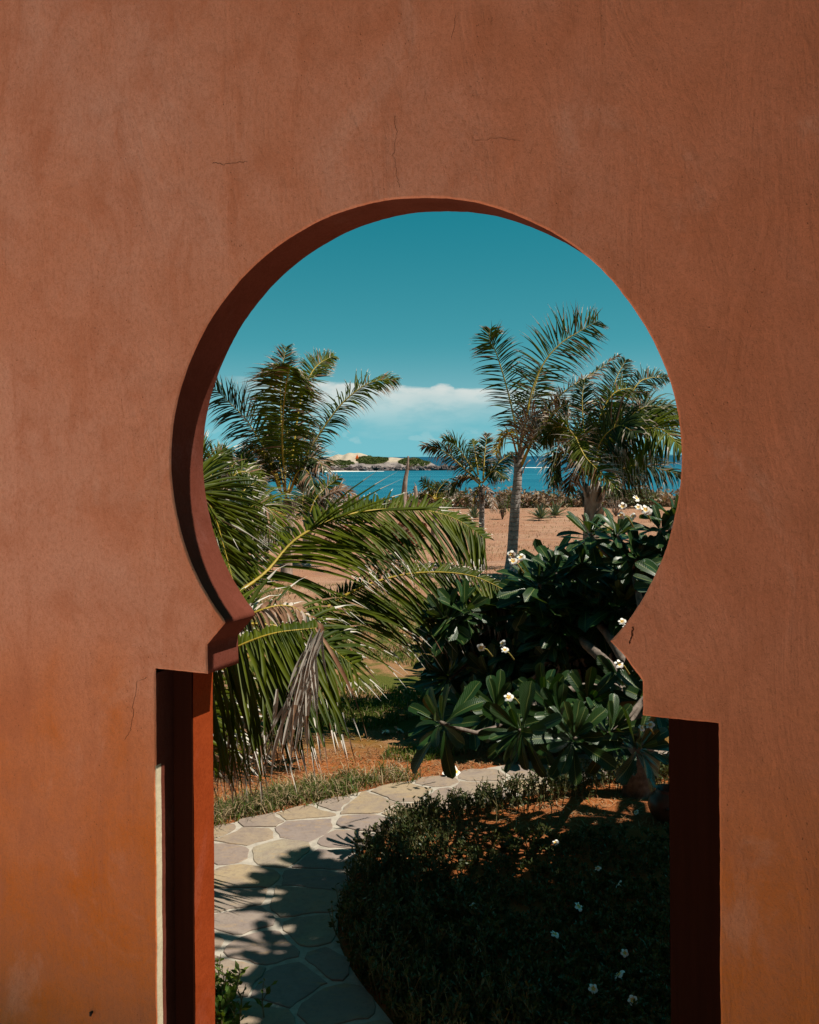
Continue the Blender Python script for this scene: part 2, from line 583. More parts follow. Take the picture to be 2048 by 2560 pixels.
def m_sea():
    mt, t, out = new_mat('sea_water')
    p = geo_pos(t)
    sep = t.new('ShaderNodeSeparateXYZ')
    t.l.new(p, sep.inputs[0])
    y = sep.outputs[1]
    n = t.noise(t.mapping(p, (0.012, 0.035, 1)), 1.0, 6, 0.6, 0.4)
    n2 = t.noise(t.mapping(p, (0.05, 0.30, 1)), 1.0, 6, 0.65)
    c = t.mix(t.step(n, 0.35, 0.65), (0.006, 0.115, 0.180), (0.016, 0.160, 0.230))
    c = t.mix(t.step(y, 330, 900), c, (0.002, 0.058, 0.115))
    c = t.mix(t.step(n2, 0.5, 0.75, 0.0, 0.5), c, (0.003, 0.07, 0.13))
    wv = t.noise(t.mapping(p, (0.5, 1.1, 1)), 1.0, 5, 0.65)
    principled(t, out, c, 0.45, 0.22, t.bump(wv, 0.6, 0.5))
    return mt


M['sea'] = m_sea()


def m_island():
    mt, t, out = new_mat('island_sand')
    p = geo_pos(t)
    sep = t.new('ShaderNodeSeparateXYZ')
    t.l.new(p, sep.inputs[0])
    n = t.noise(p, 0.12, 6, 0.65, 0.5)
    n2 = t.noise(t.mapping(p, (0.5, 0.2, 0.35)), 1.0, 6, 0.7)
    z = t.math('ADD', sep.outputs[2], t.math('MULTIPLY', t.math('SUBTRACT', n2, 0.5), 2.6))
    c = t.mix(t.step(n, 0.35, 0.7), (0.46, 0.38, 0.29), (0.36, 0.29, 0.215))
    c = t.mix(t.step(z, -0.6, 0.5, 1.0, 0.0), c, t.mix(n2, (0.10, 0.085, 0.085), (0.36, 0.30, 0.27)))
    principled(t, out, c, 0.95, 0.05, t.bump(n2, 0.5, 0.6))
    return mt


M['island'] = m_island()
M['rock'] = simple('shore_rock', (0.07, 0.055, 0.055), (0.22, 0.18, 0.17), 0.35, 0.95, 0.1, 0.8, 0.6)
M['sand'] = simple('beach_sand', (0.62, 0.54, 0.42), (0.70, 0.62, 0.50), 0.2, 0.95, 0.05, 0.1)
M['foam'] = simple('sea_foam', (0.72, 0.76, 0.76), (0.80, 0.82, 0.80), 0.3, 0.9, 0.1, 0.3)
M['scrub'] = leaf_mat('coastal_scrub_leaf', (0.06, 0.085, 0.022), (0.13, 0.125, 0.045), 0.6, 0.2, 0.15, scale=0.9)
M['scrub_dry'] = leaf_mat('dry_scrub_leaf', (0.25, 0.15, 0.10), (0.38, 0.27, 0.16), 0.8, 0.1, 0.15, (1.2, 1.1, 0.8), 0.8)
M['scrub_red'] = leaf_mat('withered_red_scrub', (0.16, 0.045, 0.022), (0.26, 0.09, 0.045), 0.8, 0.1, 0.12, (1.2, 1, 0.8), 1.5)
M['island_scrub'] = leaf_mat('island_scrub_leaf', (0.055, 0.080, 0.022), (0.10, 0.115, 0.035), 0.8, 0.1, 0.1, scale=0.25)
M['grass'] = leaf_mat('grass_blade', (0.055, 0.105, 0.014), (0.11, 0.145, 0.024), 0.6, 0.2, 0.25, scale=2.0)
M['straw'] = leaf_mat('straw_blade', (0.30, 0.20, 0.10), (0.42, 0.32, 0.19), 0.85, 0.1, 0.15, (1.1, 1, 0.8), 4)
M['litter'] = leaf_mat('leaf_litter', (0.22, 0.085, 0.035), (0.36, 0.18, 0.08), 0.9, 0.1, 0.05, (1, 1, 1), 4)
M['hedge'] = leaf_mat('border_leaf', (0.035, 0.055, 0.014), (0.085, 0.095, 0.03), 0.5, 0.35, 0.15, scale=6)
M['hedge_stem'] = simple('border_stem', (0.10, 0.09, 0.035), (0.20, 0.16, 0.07), 20, 0.8, 0.15, 0.2)
M['agave'] = leaf_mat('agave_leaf', (0.085, 0.115, 0.07), (0.16, 0.19, 0.12), 0.5, 0.3, 0.08, scale=2)
M['orange'] = simple('orange_canvas', (0.75, 0.13, 0.015), (0.62, 0.10, 0.012), 1.2, 0.8, 0.2, 0.2)
M['pot'] = simple('dark_terracotta', (0.060, 0.022, 0.014), (0.11, 0.04, 0.022), 14, 0.4, 0.5, 0.2)
M['iron'] = simple('rusty_iron', (0.03, 0.02, 0.016), (0.06, 0.035, 0.025), 60, 0.7, 0.3, 0.3)
M['crack'] = simple('crack_shadowed_fissure', (0.10, 0.028, 0.014), (0.15, 0.045, 0.022), 40, 0.95, 0.05, 0.2)
M['floor'] = simple('pale_bounce_floor', (0.80, 0.71, 0.61), (0.74, 0.65, 0.55), 3, 0.85, 0.15, 0.2)

# ------------------------------------------------------------------ ground, sea, island


def terrain_z(x, y):
    z = 0.0
    if y > 8.9:
        z += 0.10 * noise.noise((x * 0.12, y * 0.12, 0.3)) * min(1, (y - 8.9) / 6)
    if y > 50:
        k = min(1.0, (y - 50) / 22)
        z -= 6.5 * k * k * (3 - 2 * k)
    return z


def make_ground():
    xs = sorted(set([round(-400 + 40 * i, 2) for i in range(21)] + [round(-40 + 1.6 * i, 2) for i in range(51)]))
    ys = sorted(set([-300, -150, -80, -40, -20] + [round(-10 + 1.2 * i, 2) for i in range(80)] + [90, 110]))
    mb = MB()
    idx = {}
    for j, y in enumerate(ys):
        for i, x in enumerate(xs):
            idx[i, j] = mb.vert((x, y, terrain_z(x, y)))
    for j in range(len(ys) - 1):
        for i in range(len(xs) - 1):
            mb.face((idx[i, j], idx[i + 1, j], idx[i + 1, j + 1], idx[i, j + 1]))
    o = mb.build('ground', [M['ground']])
    tag(o, 'red soil garden running out into a dry brown field', kind='structure')


make_ground()
SEA_Z = -4.0
mb = MB()
xs = [-30000, -4000, -800, -200, 0, 200, 800, 4000, 30000]
ys = [54, 120, 300, 700, 2000, 8000, 40000]
idx = {(i, j): mb.vert((x, y, SEA_Z)) for i, x in enumerate(xs) for j, y in enumerate(ys)}
for i in range(len(xs) - 1):
    for j in range(len(ys) - 1):
        mb.face((idx[i, j], idx[i + 1, j], idx[i + 1, j + 1], idx[i, j + 1]))
tag(mb.build('sea', [M['sea']]), 'blue green sea reaching to the horizon', kind='structure')

ISL_D = 480.0


def lerp_prof(prof, x):
    if x <= prof[0][0]:
        return prof[0][1]
    for (a, b), (c, d) in zip(prof, prof[1:]):
        if x <= c:
            k = (x - a) / (c - a)
            k = k * k * (3 - 2 * k) * 0.5 + k * 0.5
            return b + (d - b) * k
    return prof[-1][1]


ISL_TOP = [(690, 1176), (760, 1160), (800, 1150), (835, 1138), (870, 1131), (895, 1133), (940, 1143), (990, 1145), (1040, 1147), (1075, 1157), (1105, 1168), (1135, 1176)]


def island_h(px, v):
    """height above sea at column px, v 0 front..1 back"""
    top = lerp_prof(ISL_TOP, px)
    h = max(0.15, (HY - top) / F * (ISL_D + 35) + (EYE - SEA_Z))
    edge = min(1, max(0, (px - 690) / 40)) * min(1, max(0, (1140 - px) / 20))
    cliff = min(3.1, h * 0.8) * edge
    if v < 0.06:
        return cliff * (v / 0.06) * 0.9
    if v < 0.6:
        k = (v - 0.06) / 0.54
        k = k * k * (3 - 2 * k)
        return cliff * 0.9 + (h - cliff * 0.9) * k
    k = (v - 0.6) / 0.4
    return h * (1 - k * k)


def isl_pt(px, v, dz=0.0):
    d = ISL_D + 70 * v
    x = (px - CX) / F * d
    h = island_h(px, v)
    h += 0.9 * noise.noise((px * 0.06, v * 4, 1.0)) * min(1, h * 0.25)
    if v < 0.12:
        d += 6 * noise.noise((px * 0.05, 3.3, v * 3))
        h += 0.8 * noise.noise((px * 0.25, v * 20, 7.0)) * min(1, h * 0.6)
    return Vector((x, d, SEA_Z - 0.1 + h + dz))


mb = MB()
NX, NVV = 110, 34
idx = {}
for i in range(NX + 1):
    for j in range(NVV + 1):
        idx[i, j] = mb.vert(isl_pt(690 + 450 * i / NX, (j / NVV) ** 1.4))
for i in range(NX):
    for j in range(NVV):
        mb.face((idx[i, j], idx[i + 1, j], idx[i + 1, j + 1], idx[i, j + 1]))
tag(mb.build('island', [M['island']]), 'low sandy island with a rocky foot across the water', kind='structure')

# rocks along the foot of the island
rr = random.Random(5)


def blob(mb, c, r, rnd, mat=0, sub=1, sq=0.75):
    n, mrows = 7, 4
    rings = []
    for j in range(mrows + 1):
        ph = math.pi * j / mrows
        ring = []
        for k in range(n):
            th = 2 * math.pi * k / n + j * 0.4
            q = r * (0.75 + 0.5 * rnd.random())
            ring.append(mb.vert((c[0] + q * math.sin(ph) * math.cos(th), c[1] + q * math.sin(ph) * math.sin(th), c[2] + q * sq * math.cos(ph))))
        rings.append(ring)
    for j in range(mrows):
        for k in range(n):
            mb.face((rings[j][k], rings[j][(k + 1) % n], rings[j + 1][(k + 1) % n], rings[j + 1][k]), mat)


mb = MB()
for i in range(260):
    px = rr.uniform(770, 1138)
    c = isl_pt(px, rr.uniform(-0.02, 0.05))
    blob(mb, (c.x, ISL_D + rr.uniform(-4, 3), SEA_Z + rr.uniform(-0.1, 1.7) * (1 if px > 860 else 0.8)), rr.uniform(0.6, 1.5), rr)
tag(mb.build('shore_rocks', [M['rock']], smooth=False), 'dark boulders in a band along the foot of the island', kind='stuff')

mb = MB()
pts = [(i, 655 + i * 9) for i in range(28)]
a = [mb.vert(Vector(((px - CX) / F * 462, 462 + 2 * noise.noise((px * .05, 0, 0)), SEA_Z + 0.05))) for i, px in pts]
b = [mb.vert(Vector(((px - CX) / F * 486, 486, SEA_Z + 1.1 * (1 - i / 30)))) for i, px in pts]
for i in range(27):
    mb.face((a[i], a[i + 1], b[i + 1], b[i]))
tag(mb.build('beach', [M['sand']]), 'narrow pale sand beach at the island shore', kind='structure')


def foam(px0, px1, d, w, seed):
    mb = MB()
    n = 40
    prev = None
    for i in range(n + 1):
        px = px0 + (px1 - px0) * i / n
        x = (px - CX) / F * d
        ww = w * max(0.05, 0.45 + 0.9 * noise.noise((px * 0.08, seed, 0))) * min(1, 6 * (i / n) * (1 - i / n) + 0.05)
        yy = d + w * 0.6 * noise.noise((px * 0.04, seed + 5, 0))
        cur = (mb.vert((x, yy - ww, SEA_Z + 0.03)), mb.vert((x, yy, SEA_Z + 0.22)), mb.vert((x, yy + ww, SEA_Z + 0.03)))
        if prev:
            mb.face((prev[0], cur[0], cur[1], prev[1]))
            mb.face((prev[1], cur[1], cur[2], prev[2]))
        prev = cur
    return mb


for args, lab in (((735, 960, 455, 4.5, 1), 'white wave line along the island beach'),
                  ((1090, 1250, 640, 14, 2), 'white breakers off the right end of the island'),
                  ((1290, 1385, 560, 11, 3), 'white breaker patch beside the tall right palm'),
                  ((560, 640, 640, 10, 4), 'white breakers seen left of the left palm')):
    tag(foam(*args).build('sea_foam', [M['foam']]), lab, kind='stuff')

# scrub on the island (one mass each)


def leaf_cloud(mb, c, rad, n, size, rnd, mat=0, mats=None, hollow=0.4):
    """leaf clumps through an ellipsoid: small folded leaf faces"""
    for _ in range(n):
        while True:
            q = Vector((rnd.uniform(-1, 1), rnd.uniform(-1, 1), rnd.uniform(-1, 1)))
            if hollow < q.length < 1:
                break
        p = Vector((c[0] + q.x * rad[0], c[1] + q.y * rad[1], c[2] + q.z * rad[2]))
        d = Vector((rnd.gauss(0, 1), rnd.gauss(0, 1), rnd.gauss(0.3, 0.8))).normalized()
        w = d.cross(Vector((rnd.gauss(0, 1), rnd.gauss(0, 1), rnd.gauss(0, 1)))).normalized()
        s = size * rnd.uniform(0.6, 1.3)
        a = mb.vert(p - d * s * 0.5)
        b = mb.vert(p + w * s * 0.28)
        cc = mb.vert(p + d * s * 0.5)
        e = mb.vert(p - w * s * 0.28)
        mb.face((a, b, cc, e), mats[rnd.randrange(len(mats))] if mats else mat)


rr = random.Random(11)
for (x0, x1, y0, y1, lab) in ((895, 968, 1140, 1160, 'round green shrub patch on the middle of the sandy island'),
                              (815, 882, 1152, 1166, 'low green scrub on the left slope of the sandy island'),
                              (1000, 1072, 1145, 1166, 'green scrub on the right end of the sandy island')):
    mb = MB()
    for i in range(340):
        px = rr.uniform(x0, x1)
        k = (px - (x0 + x1) / 2) / ((x1 - x0) / 2)
        py = rr.uniform(0, 1)
        # find v whose projected row lies in the patch
        target = y0 + (y1 - y0) * (0.5 + (py - 0.5) * math.sqrt(max(0.05, 1 - k * k)))
        best = min((abs(to_px(isl_pt(px, v / 24))[1] - target), v / 24) for v in range(1, 15))
        c = isl_pt(px, best[1])
        leaf_cloud(mb, (c.x, c.y, c.z + 0.1), (1.2, 1.7, 0.45), 30, 0.75, rr, hollow=0.0)
    tag(mb.build('island_scrub', [M['island_scrub']], smooth=False), lab, 'scrub', 'scrub on the island', 'stuff')

# orange tent on the island
c = isl_pt(893, 0.36)
te = empty('beach_tent', c, 'tiny bright orange canvas tent at the edge of the island scrub', 'tent')
mb = MB()
base = [(-0.9, -0.7), (0.8, -0.8), (0.9, 0.7), (-0.8, 0.8)]
bv = [mb.vert(c + Vector((x, y, -0.2))) for x, y in base]
mv = [mb.vert(c + Vector((x * 0.62, y * 0.62, 1.25))) for x, y in base]
tv = mb.vert(c + Vector((0.1, 0.0, 2.2)))
for k in range(4):
    mb.face((bv[k], bv[(k + 1) % 4], mv[(k + 1) % 4], mv[k]))
    mb.face((mv[k], mv[(k + 1) % 4], tv))
mb.build('canvas', [M['orange']], te, smooth=False)
mb = MB()
mb.tube([c + Vector((0.1, 0, 2.15)), c + Vector((0.12, 0, 2.55))], [0.05, 0.04], 5)
mb.build('pole', [M['iron']], te)

# ------------------------------------------------------------------ terrace and the wall with the keyhole arch
FLOOR_Z = EYE - 1.66
mb = MB()
mb.box(wp(-7.9, -9, FLOOR_Z - 0.2 - EYE), SV * 14.8, NV * 9.0, Vector((0, 0, 0.2)))  # out of view; pale floor added to throw sunlight up onto the wall
tag(mb.build('unseen_terrace_floor', [M['floor']], smooth=False), 'unseen pale terrace floor added to bounce sun onto the wall', kind='structure')

U = 0.00105                     # wall units (source measurements) -> metres
wrnd = random.Random(3)


def arch_outline(sl, sr):
    """opening outline from the right foot over the arch to the left foot, wall coordinates (s, z)"""
    cs, cz, rs, rz = -28 * U, -7 * U, 586 * U, 553 * U
    zb, zv = -499 * U, -432 * U
    spR, spL = (440 * U, -375 * U), (-466 * U, -378 * U)
    zf = FLOOR_Z - EYE - 0.3
    a0 = math.atan2((spR[1] - cz) / rz, (spR[0] - cs) / rs)
    a1 = math.atan2((spL[1] - cz) / rz, (spL[0] - cs) / rs)
    if a1 < 0:
        a1 += 2 * math.pi
    pts = [(sr, zf), (sr, zb), (483 * U, zb), (483 * U, zv), spR]
    out = []

    def seg(p, q):
        L = math.hypot(q[0] - p[0], q[1] - p[1])
        n = max(1, int(L / 0.012))
        for i in range(n):
            k = i / n
            out.append((p[0] + (q[0] - p[0]) * k, p[1] + (q[1] - p[1]) * k))
    for p, q in zip(pts, pts[1:]):
        seg(p, q)
    n = 300
    for i in range(n):
        a = a0 + (a1 - a0) * i / n
        k = 1 + 0.0012 * math.sin(4 * a + 0.6) + 0.0008 * math.sin(9 * a)
        out.append((cs + rs * k * math.cos(a), cz + rz * k * math.sin(a)))
    pts = [spL, (-515 * U, zv), (-515 * U, zb), (sl, zb), (sl, zf)]
    for p, q in zip(pts, pts[1:]):
        seg(p, q)
    out.append(pts[-1])
    # hand-trowelled wobble
    res = []
    for (s, z) in out:
        w = 0.0016
        res.append((s + w * noise.noise((s * 9, z * 9, 1.5)) + 0.0009 * noise.noise((s * 60, z * 60, 4)),
                    z + w * noise.noise((s * 9, z * 9, 8.5)) + 0.0009 * noise.noise((s * 60, z * 60, 9))))
    return res


def offset(out, d):
    """push the outline into the wall by d"""
    res = []
    n = len(out)
    for i in range(n):
        a, b = out[max(i - 1, 0)], out[min(i + 1, n - 1)]
        tx, tz = b[0] - a[0], b[1] - a[1]
        L = math.hypot(tx, tz) or 1
        res.append((out[i][0] + tz / L * d, out[i][1] - tx / L * d))
    return res


SL_, SR_, ZT = -8.0, 7.0, 3.6   # wall extents
ZF = FLOOR_Z - EYE - 0.3


def cap_faces(mb, outline, t, mat):
    poly = [(SR_, ZF)] + [(SR_, ZT), (SL_, ZT), (SL_, ZF)] + list(reversed(outline))
    vs = [mb.vert(wp(s, t, z)) for s, z in poly]
    tri = tessellate_polygon([[Vector((s, z, 0)) for s, z in poly]])
    for f in tri:
        mb.face([vs[i] for i in f], mat)
    return vs


T1, T2 = 0.044, 0.137
SHADE_WALL_S, SHADE_WALL_H = 2.75, 3.3
lab = 'thick terracotta plastered wall pierced by a keyhole shaped Moorish arch'
wall = empty('archway_wall', wp(0, 0, FLOOR_Z - EYE), lab, 'wall')
A = arch_outline(-663 * U, 622 * U)


def ribbon(mb, loops, mat):
    """loops: list of (outline, t)"""
    prev = None
    for out, t in loops:
        cur = [mb.vert(wp(s, t, z)) for s, z in out]
        if prev:
            for i in range(len(cur) - 1):
                mb.face((prev[i], prev[i + 1], cur[i + 1], cur[i]), mat)
        prev = cur


# front layer
mb = MB()
A3 = [(s, z) for s, z in offset(A, 0.0042)]
A3 = [(s + 0.0018 * noise.noise((s * 45, z * 45, 0)), z + 0.0016 * noise.noise((s * 45, z * 45, 5))) for s, z in A3]
A2 = offset(A, 0.0014)
cap_faces(mb, A3, 0.0, 0)
mb.build('plaster_face', [M['wall']], wall, smooth=False)
mb = MB()
ribbon(mb, [(A3, 0.0), (A2, 0.0016), (A, 0.0042)], 0)
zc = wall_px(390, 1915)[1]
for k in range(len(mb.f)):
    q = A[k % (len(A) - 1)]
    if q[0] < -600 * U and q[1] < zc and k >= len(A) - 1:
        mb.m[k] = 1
mb.build('rounded_edge', [M['wall'], M['pale']], wall, smooth=True)  # pale lower left edge continues the painted sun sliver
zb = -499 * U
hi = [i for i, (s, z) in enumerate(A) if z > zb - 0.006]
upper = A[hi[0]:hi[-1] + 1]
mb = MB()
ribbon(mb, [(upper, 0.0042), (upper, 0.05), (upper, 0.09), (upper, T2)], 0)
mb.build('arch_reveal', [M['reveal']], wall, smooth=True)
# door rebate: reveal of the front layer, pale sun sliver and dark shade painted on the left
mb = MB()
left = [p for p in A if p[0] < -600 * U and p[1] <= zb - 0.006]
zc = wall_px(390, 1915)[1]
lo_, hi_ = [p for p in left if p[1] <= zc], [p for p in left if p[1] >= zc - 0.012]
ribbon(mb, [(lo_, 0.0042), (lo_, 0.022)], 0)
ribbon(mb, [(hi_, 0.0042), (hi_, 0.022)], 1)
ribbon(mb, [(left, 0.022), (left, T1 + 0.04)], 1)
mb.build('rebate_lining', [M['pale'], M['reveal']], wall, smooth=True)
mb = MB()
right = [p for p in A if p[0] > 600 * U and p[1] <= zb - 0.006]
ribbon(mb, [(right, 0.0042), (right, T1 + 0.04)], 0)
mb.build('rebate_lining', [M['wall']], wall, smooth=True)
# back layer
B = arch_outline(-590 * U, 523 * U)
mb = MB()
Bl = [p for p in B if p[1] < zb - 0.004 and p[0] < 0]
Br = [p for p in B if p[1] < zb - 0.004 and p[0] > 0]
cap_faces(mb, B, T2, 0)
mb.box(wp(SL_, 0, ZT), SV * (SR_ - SL_), NV * T2, Vector((0, 0, 0.05)))
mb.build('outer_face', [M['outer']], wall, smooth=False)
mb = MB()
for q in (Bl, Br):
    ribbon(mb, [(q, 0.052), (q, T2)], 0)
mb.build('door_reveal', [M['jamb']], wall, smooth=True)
# dark stained boards facing the terrace at both sides of the door
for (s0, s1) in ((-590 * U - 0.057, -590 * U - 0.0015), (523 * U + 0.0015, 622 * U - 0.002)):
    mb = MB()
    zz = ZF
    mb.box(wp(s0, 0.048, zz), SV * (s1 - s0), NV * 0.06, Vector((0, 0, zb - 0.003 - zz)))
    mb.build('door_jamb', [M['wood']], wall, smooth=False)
mb = MB()      # back of the slot beside the left jamb, and soffit of the rebate
mb.box(wp(-663 * U - 0.01, 0.106, ZF), SV * 0.08, NV * 0.02, Vector((0, 0, zb - 0.003 - ZF)))
mb.build('slot_back', [M['wood']], wall, smooth=False)
mb = MB()
mb.box(wp(-663 * U - 0.01, 0.008, zb + 0.002), SV * ((663 - 515) * U + 0.006), NV * (T2 - 0.01), Vector((0, 0, 0.02)))
mb.box(wp(483 * U + 0.004, 0.008, zb + 0.002), SV * ((622 - 483) * U + 0.006), NV * (T2 - 0.01), Vector((0, 0, 0.02)))
mb.build('soffit', [M['reveal']], wall, smooth=False)
# the house wall goes down to the garden below the terrace
mb = MB()
mb.box(wp(SL_, 0.004, ZF + 0.001), SV * (SR_ - SL_), NV * (T2 + 0.02), Vector((0, 0, -(ZF + EYE) - 0.3)))
mb.build('wall_base', [M['outer']], wall, smooth=False)


# unseen wall, added to shade the terrace floor and the arch reveal
shade_wall = empty('added_side_wall', wp(2.0, -4.5, FLOOR_Z - EYE), 'unseen terracotta side wall added to shade the terrace from the right', 'wall')
mb = MB()
mb.box(wp(SHADE_WALL_S, -9, FLOOR_Z - EYE), SV * 0.3, NV * 8.99, Vector((0, 0, SHADE_WALL_H)))
mb.build('plaster_face', [M['outer']], shade_wall, smooth=False)


def crack(pts, w, seed):
    mb = MB()
    rnd = random.Random(seed)
    P = []
    for (a, b) in zip(pts, pts[1:]):
        for i in range(8):
            k = i / 8
            P.append((a[0] + (b[0] - a[0]) * k + rnd.gauss(0, 1.5), a[1] + (b[1] - a[1]) * k + rnd.gauss(0, 1.5)))
    P.append(pts[-1])
    n = len(P)
    prev = None
    for i, (x, y) in enumerate(P):
        s, z = wall_px(x, y)
        a, b = P[max(i - 1, 0)], P[min(i + 1, n - 1)]
        tx, ty = b[0] - a[0], -(b[1] - a[1])
        L = math.hypot(tx, ty) or 1
        ww = w * (0.25 + rnd.random()) * (1 if 0 < i < n - 1 else 0.1)
        nx, nz = -ty / L * ww, tx / L * ww
        cur = (mb.vert(wp(s + nx, -0.0004, z + nz)), mb.vert(wp(s, -0.0011, z)), mb.vert(wp(s - nx, -0.0004, z - nz)))
        if prev:
            mb.face((prev[0], cur[0], cur[1], prev[1]))
            mb.face((prev[1], cur[1], cur[2], prev[2]))
        prev = cur
    mb.build('crack', [M['crack']], wall, smooth=False)


crack([(530, 407), (560, 410), (590, 406), (620, 405)], 0.0006, 1)
crack([(985, 290), (992, 330), (985, 390), (993, 430), (1000, 470)], 0.00012, 2)
crack([(372, 1690), (345, 1705), (335, 1760), (330, 1820), (312, 1850)], 0.0004, 3)
crack([(1583, 1565), (1580, 1590), (1574, 1612)], 0.0018, 4)
crack([(1140, 35), (1130, 100)], 0.00018, 5)
crack([(1185, 352), (1240, 345), (1300, 352)], 0.0002, 6)
s, z = wall_px(231, 2529)
mb = MB()
mb.tube([wp(s, 0.01, z), wp(s, -0.006, z - 0.001), wp(s + 0.004, -0.012, z - 0.004)], [0.0045, 0.0045, 0.003], 8)
mb.build('nail', [M['iron']], wall)

# ------------------------------------------------------------------ flagstone path
OUT = [(2.6, 8.95), (1.83, 8.76), (0.96, 8.43), (-0.05, 7.94), (-0.75, 7.45), (-1.40, 6.97), (-1.95, 6.3), (-1.9, 5.5), (-1.35, 4.95), (-0.95, 4.62), (-0.7, 4.1), (-0.55, 3.4)]
INN = [(2.6, 8.25), (1.68, 8.05), (0.9, 7.62), (0.13, 7.2), (-0.32, 6.6), (-0.41, 5.9), (-0.38, 5.26), (-0.1, 4.57), (0.2, 4.0), (0.35, 3.4)]


def catmull(pts, n):
    pts = [Vector(p) for p in pts]
    P = [pts[0] * 2 - pts[1]] + pts + [pts[-1] * 2 - pts[-2]]
    res = []
    segs = len(pts) - 1
    for i in range(n + 1):
        u = i / n * segs
        k = min(int(u), segs - 1)
        f = u - k
        a, b, c, d = P[k:k + 4]
        res.append(0.5 * ((2 * b) + (c - a) * f + (2 * a - 5 * b + 4 * c - d) * f * f + (3 * b - a - 3 * c + d) * f ** 3))
    return res


outc = catmull([(x, y, 0) for x, y in OUT], 60)
innc = catmull([(x, y, 0) for x, y in INN], 60)
path = None
mb = MB()
for i in range(61):
    for q, z in ((outc[i], 0.004), (innc[i], 0.004)):
        mb.vert((q.x, q.y, 0.012 + 0.004 * noise.noise((q.x * 3, q.y * 3, 0))))
for i in range(60):
    mb.face((2 * i, 2 * i + 1, 2 * i + 3, 2 * i + 2))
path = mb.build('path', [M['mortar']])
tag(path, 'curving garden path of irregular flagstones in pale mortar', kind='structure')


def inside(p, poly):
    c = False
    n = len(poly)
    for i in range(n):
        a, b = poly[i], poly[(i + 1) % n]
        if (a[1] > p[1]) != (b[1] > p[1]) and p[0] < (b[0] - a[0]) * (p[1] - a[1]) / (b[1] - a[1]) + a[0]:
            c = not c
    return c


path_poly = [(q.x, q.y) for q in outc] + [(q.x, q.y) for q in reversed(innc)]


def clip(poly, n, c):
    """keep n.p <= c"""
    res = []
    for i in range(len(poly)):
        a, b = poly[i], poly[(i + 1) % len(poly)]
        da, db = n[0] * a[0] + n[1] * a[1] - c, n[0] * b[0] + n[1] * b[1] - c
        if da <= 0:
            res.append(a)
        if (da < 0) != (db < 0):
            k = da / (da - db)
            res.append((a[0] + (b[0] - a[0]) * k, a[1] + (b[1] - a[1]) * k))
    return res


def make_flags():
    rnd = random.Random(21)
    seeds = []
    tries = 0
    while tries < 6000:
        tries += 1
        p = (rnd.uniform(-2.2, 2.7), rnd.uniform(3.3, 9.1))
        r = (0.26 if tries % 3 == 0 else 0.46) if tries > 900 else 0.62
        if all(math.hypot((p[0] - q[0]), (p[1] - q[1])) > r for q in seeds) and inside(p, path_poly):
            seeds.append(p)
    # a ring of seeds just outside keeps the border stones following the edge
    ghosts = []
    for c, s in ((outc, 1), (innc, -1)):
        for i in range(0, 61, 1):
            a, b = c[max(i - 1, 0)], c[min(i + 1, 60)]
            t = (b - a).normalized()
            nrm = Vector((-t.y, t.x, 0)) * -s
            ghosts.append((c[i].x + nrm.x * 0.09, c[i].y + nrm.y * 0.09))
    for si, p in enumerate(seeds):
        poly = [(p[0] - 0.8, p[1] - 0.8), (p[0] + 0.8, p[1] - 0.8), (p[0] + 0.8, p[1] + 0.8), (p[0] - 0.8, p[1] + 0.8)]
        for q in seeds + ghosts:
            if q == p:
                continue
            dx, dy = q[0] - p[0], q[1] - p[1]
            L = math.hypot(dx, dy)
            if L > 1.7:
                continue
            n = (dx / L, dy / L)
            ghost = q not in seeds
            gap = rnd.uniform(0.004, 0.026) if not ghost else 0.0
            k = 0.5 if not ghost else max(0.25, 1 - 0.085 / L)
            poly = clip(poly, n, n[0] * (p[0] + dx * k) + n[1] * (p[1] + dy * k) - gap)
            if len(poly) < 3:
                break
        if len(poly) < 3:
            continue
        # subdivide, roughen and round the outline
        pts = []
        for i in range(len(poly)):
            a, b = poly[i], poly[(i + 1) % len(poly)]
            L = math.hypot(b[0] - a[0], b[1] - a[1])
            n = max(1, int(L / 0.055))
            for j in range(n):
                k = j / n
                pts.append((a[0] + (b[0] - a[0]) * k, a[1] + (b[1] - a[1]) * k))
        for _ in range(1 if si % 2 else 0):
            pts = [((pts[i - 1][0] + 2 * pts[i][0] + pts[(i + 1) % len(pts)][0]) / 4, (pts[i - 1][1] + 2 * pts[i][1] + pts[(i + 1) % len(pts)][1]) / 4) for i in range(len(pts))]
        pts = [(x + 0.026 * noise.noise((x * 11, y * 11, si)) + 0.008 * noise.noise((x * 40, y * 40, si)), y + 0.026 * noise.noise((x * 11, y * 11, si + 40)) + 0.008 * noise.noise((x * 40, y * 40, si + 9))) for x, y in pts]
        cx = sum(q[0] for q in pts) / len(pts)
        cy = sum(q[1] for q in pts) / len(pts)
        hgt = 0.0165 + rnd.uniform(0, 0.003)
        tx, ty = rnd.gauss(0, 0.006), rnd.gauss(0, 0.006)
        mb = MB()
        loops = []
        for sc, z in ((1.0, 0.0), (1.0, hgt - 0.003), (0.98, hgt)):
            loops.append([mb.vert((cx + (x - cx) * sc, cy + (y - cy) * sc, z + (tx * (x - cx) + ty * (y - cy) if z else 0))) for x, y in pts])
        for l0, l1 in zip(loops, loops[1:]):
            for i in range(len(pts)):
                mb.face((l0[i], l0[(i + 1) % len(pts)], l1[(i + 1) % len(pts)], l1[i]))
        mb.face(loops[-1])
        mb.build('flagstone', [M['flag']], path, smooth=False)


make_flags()

# ------------------------------------------------------------------ leaves and fronds


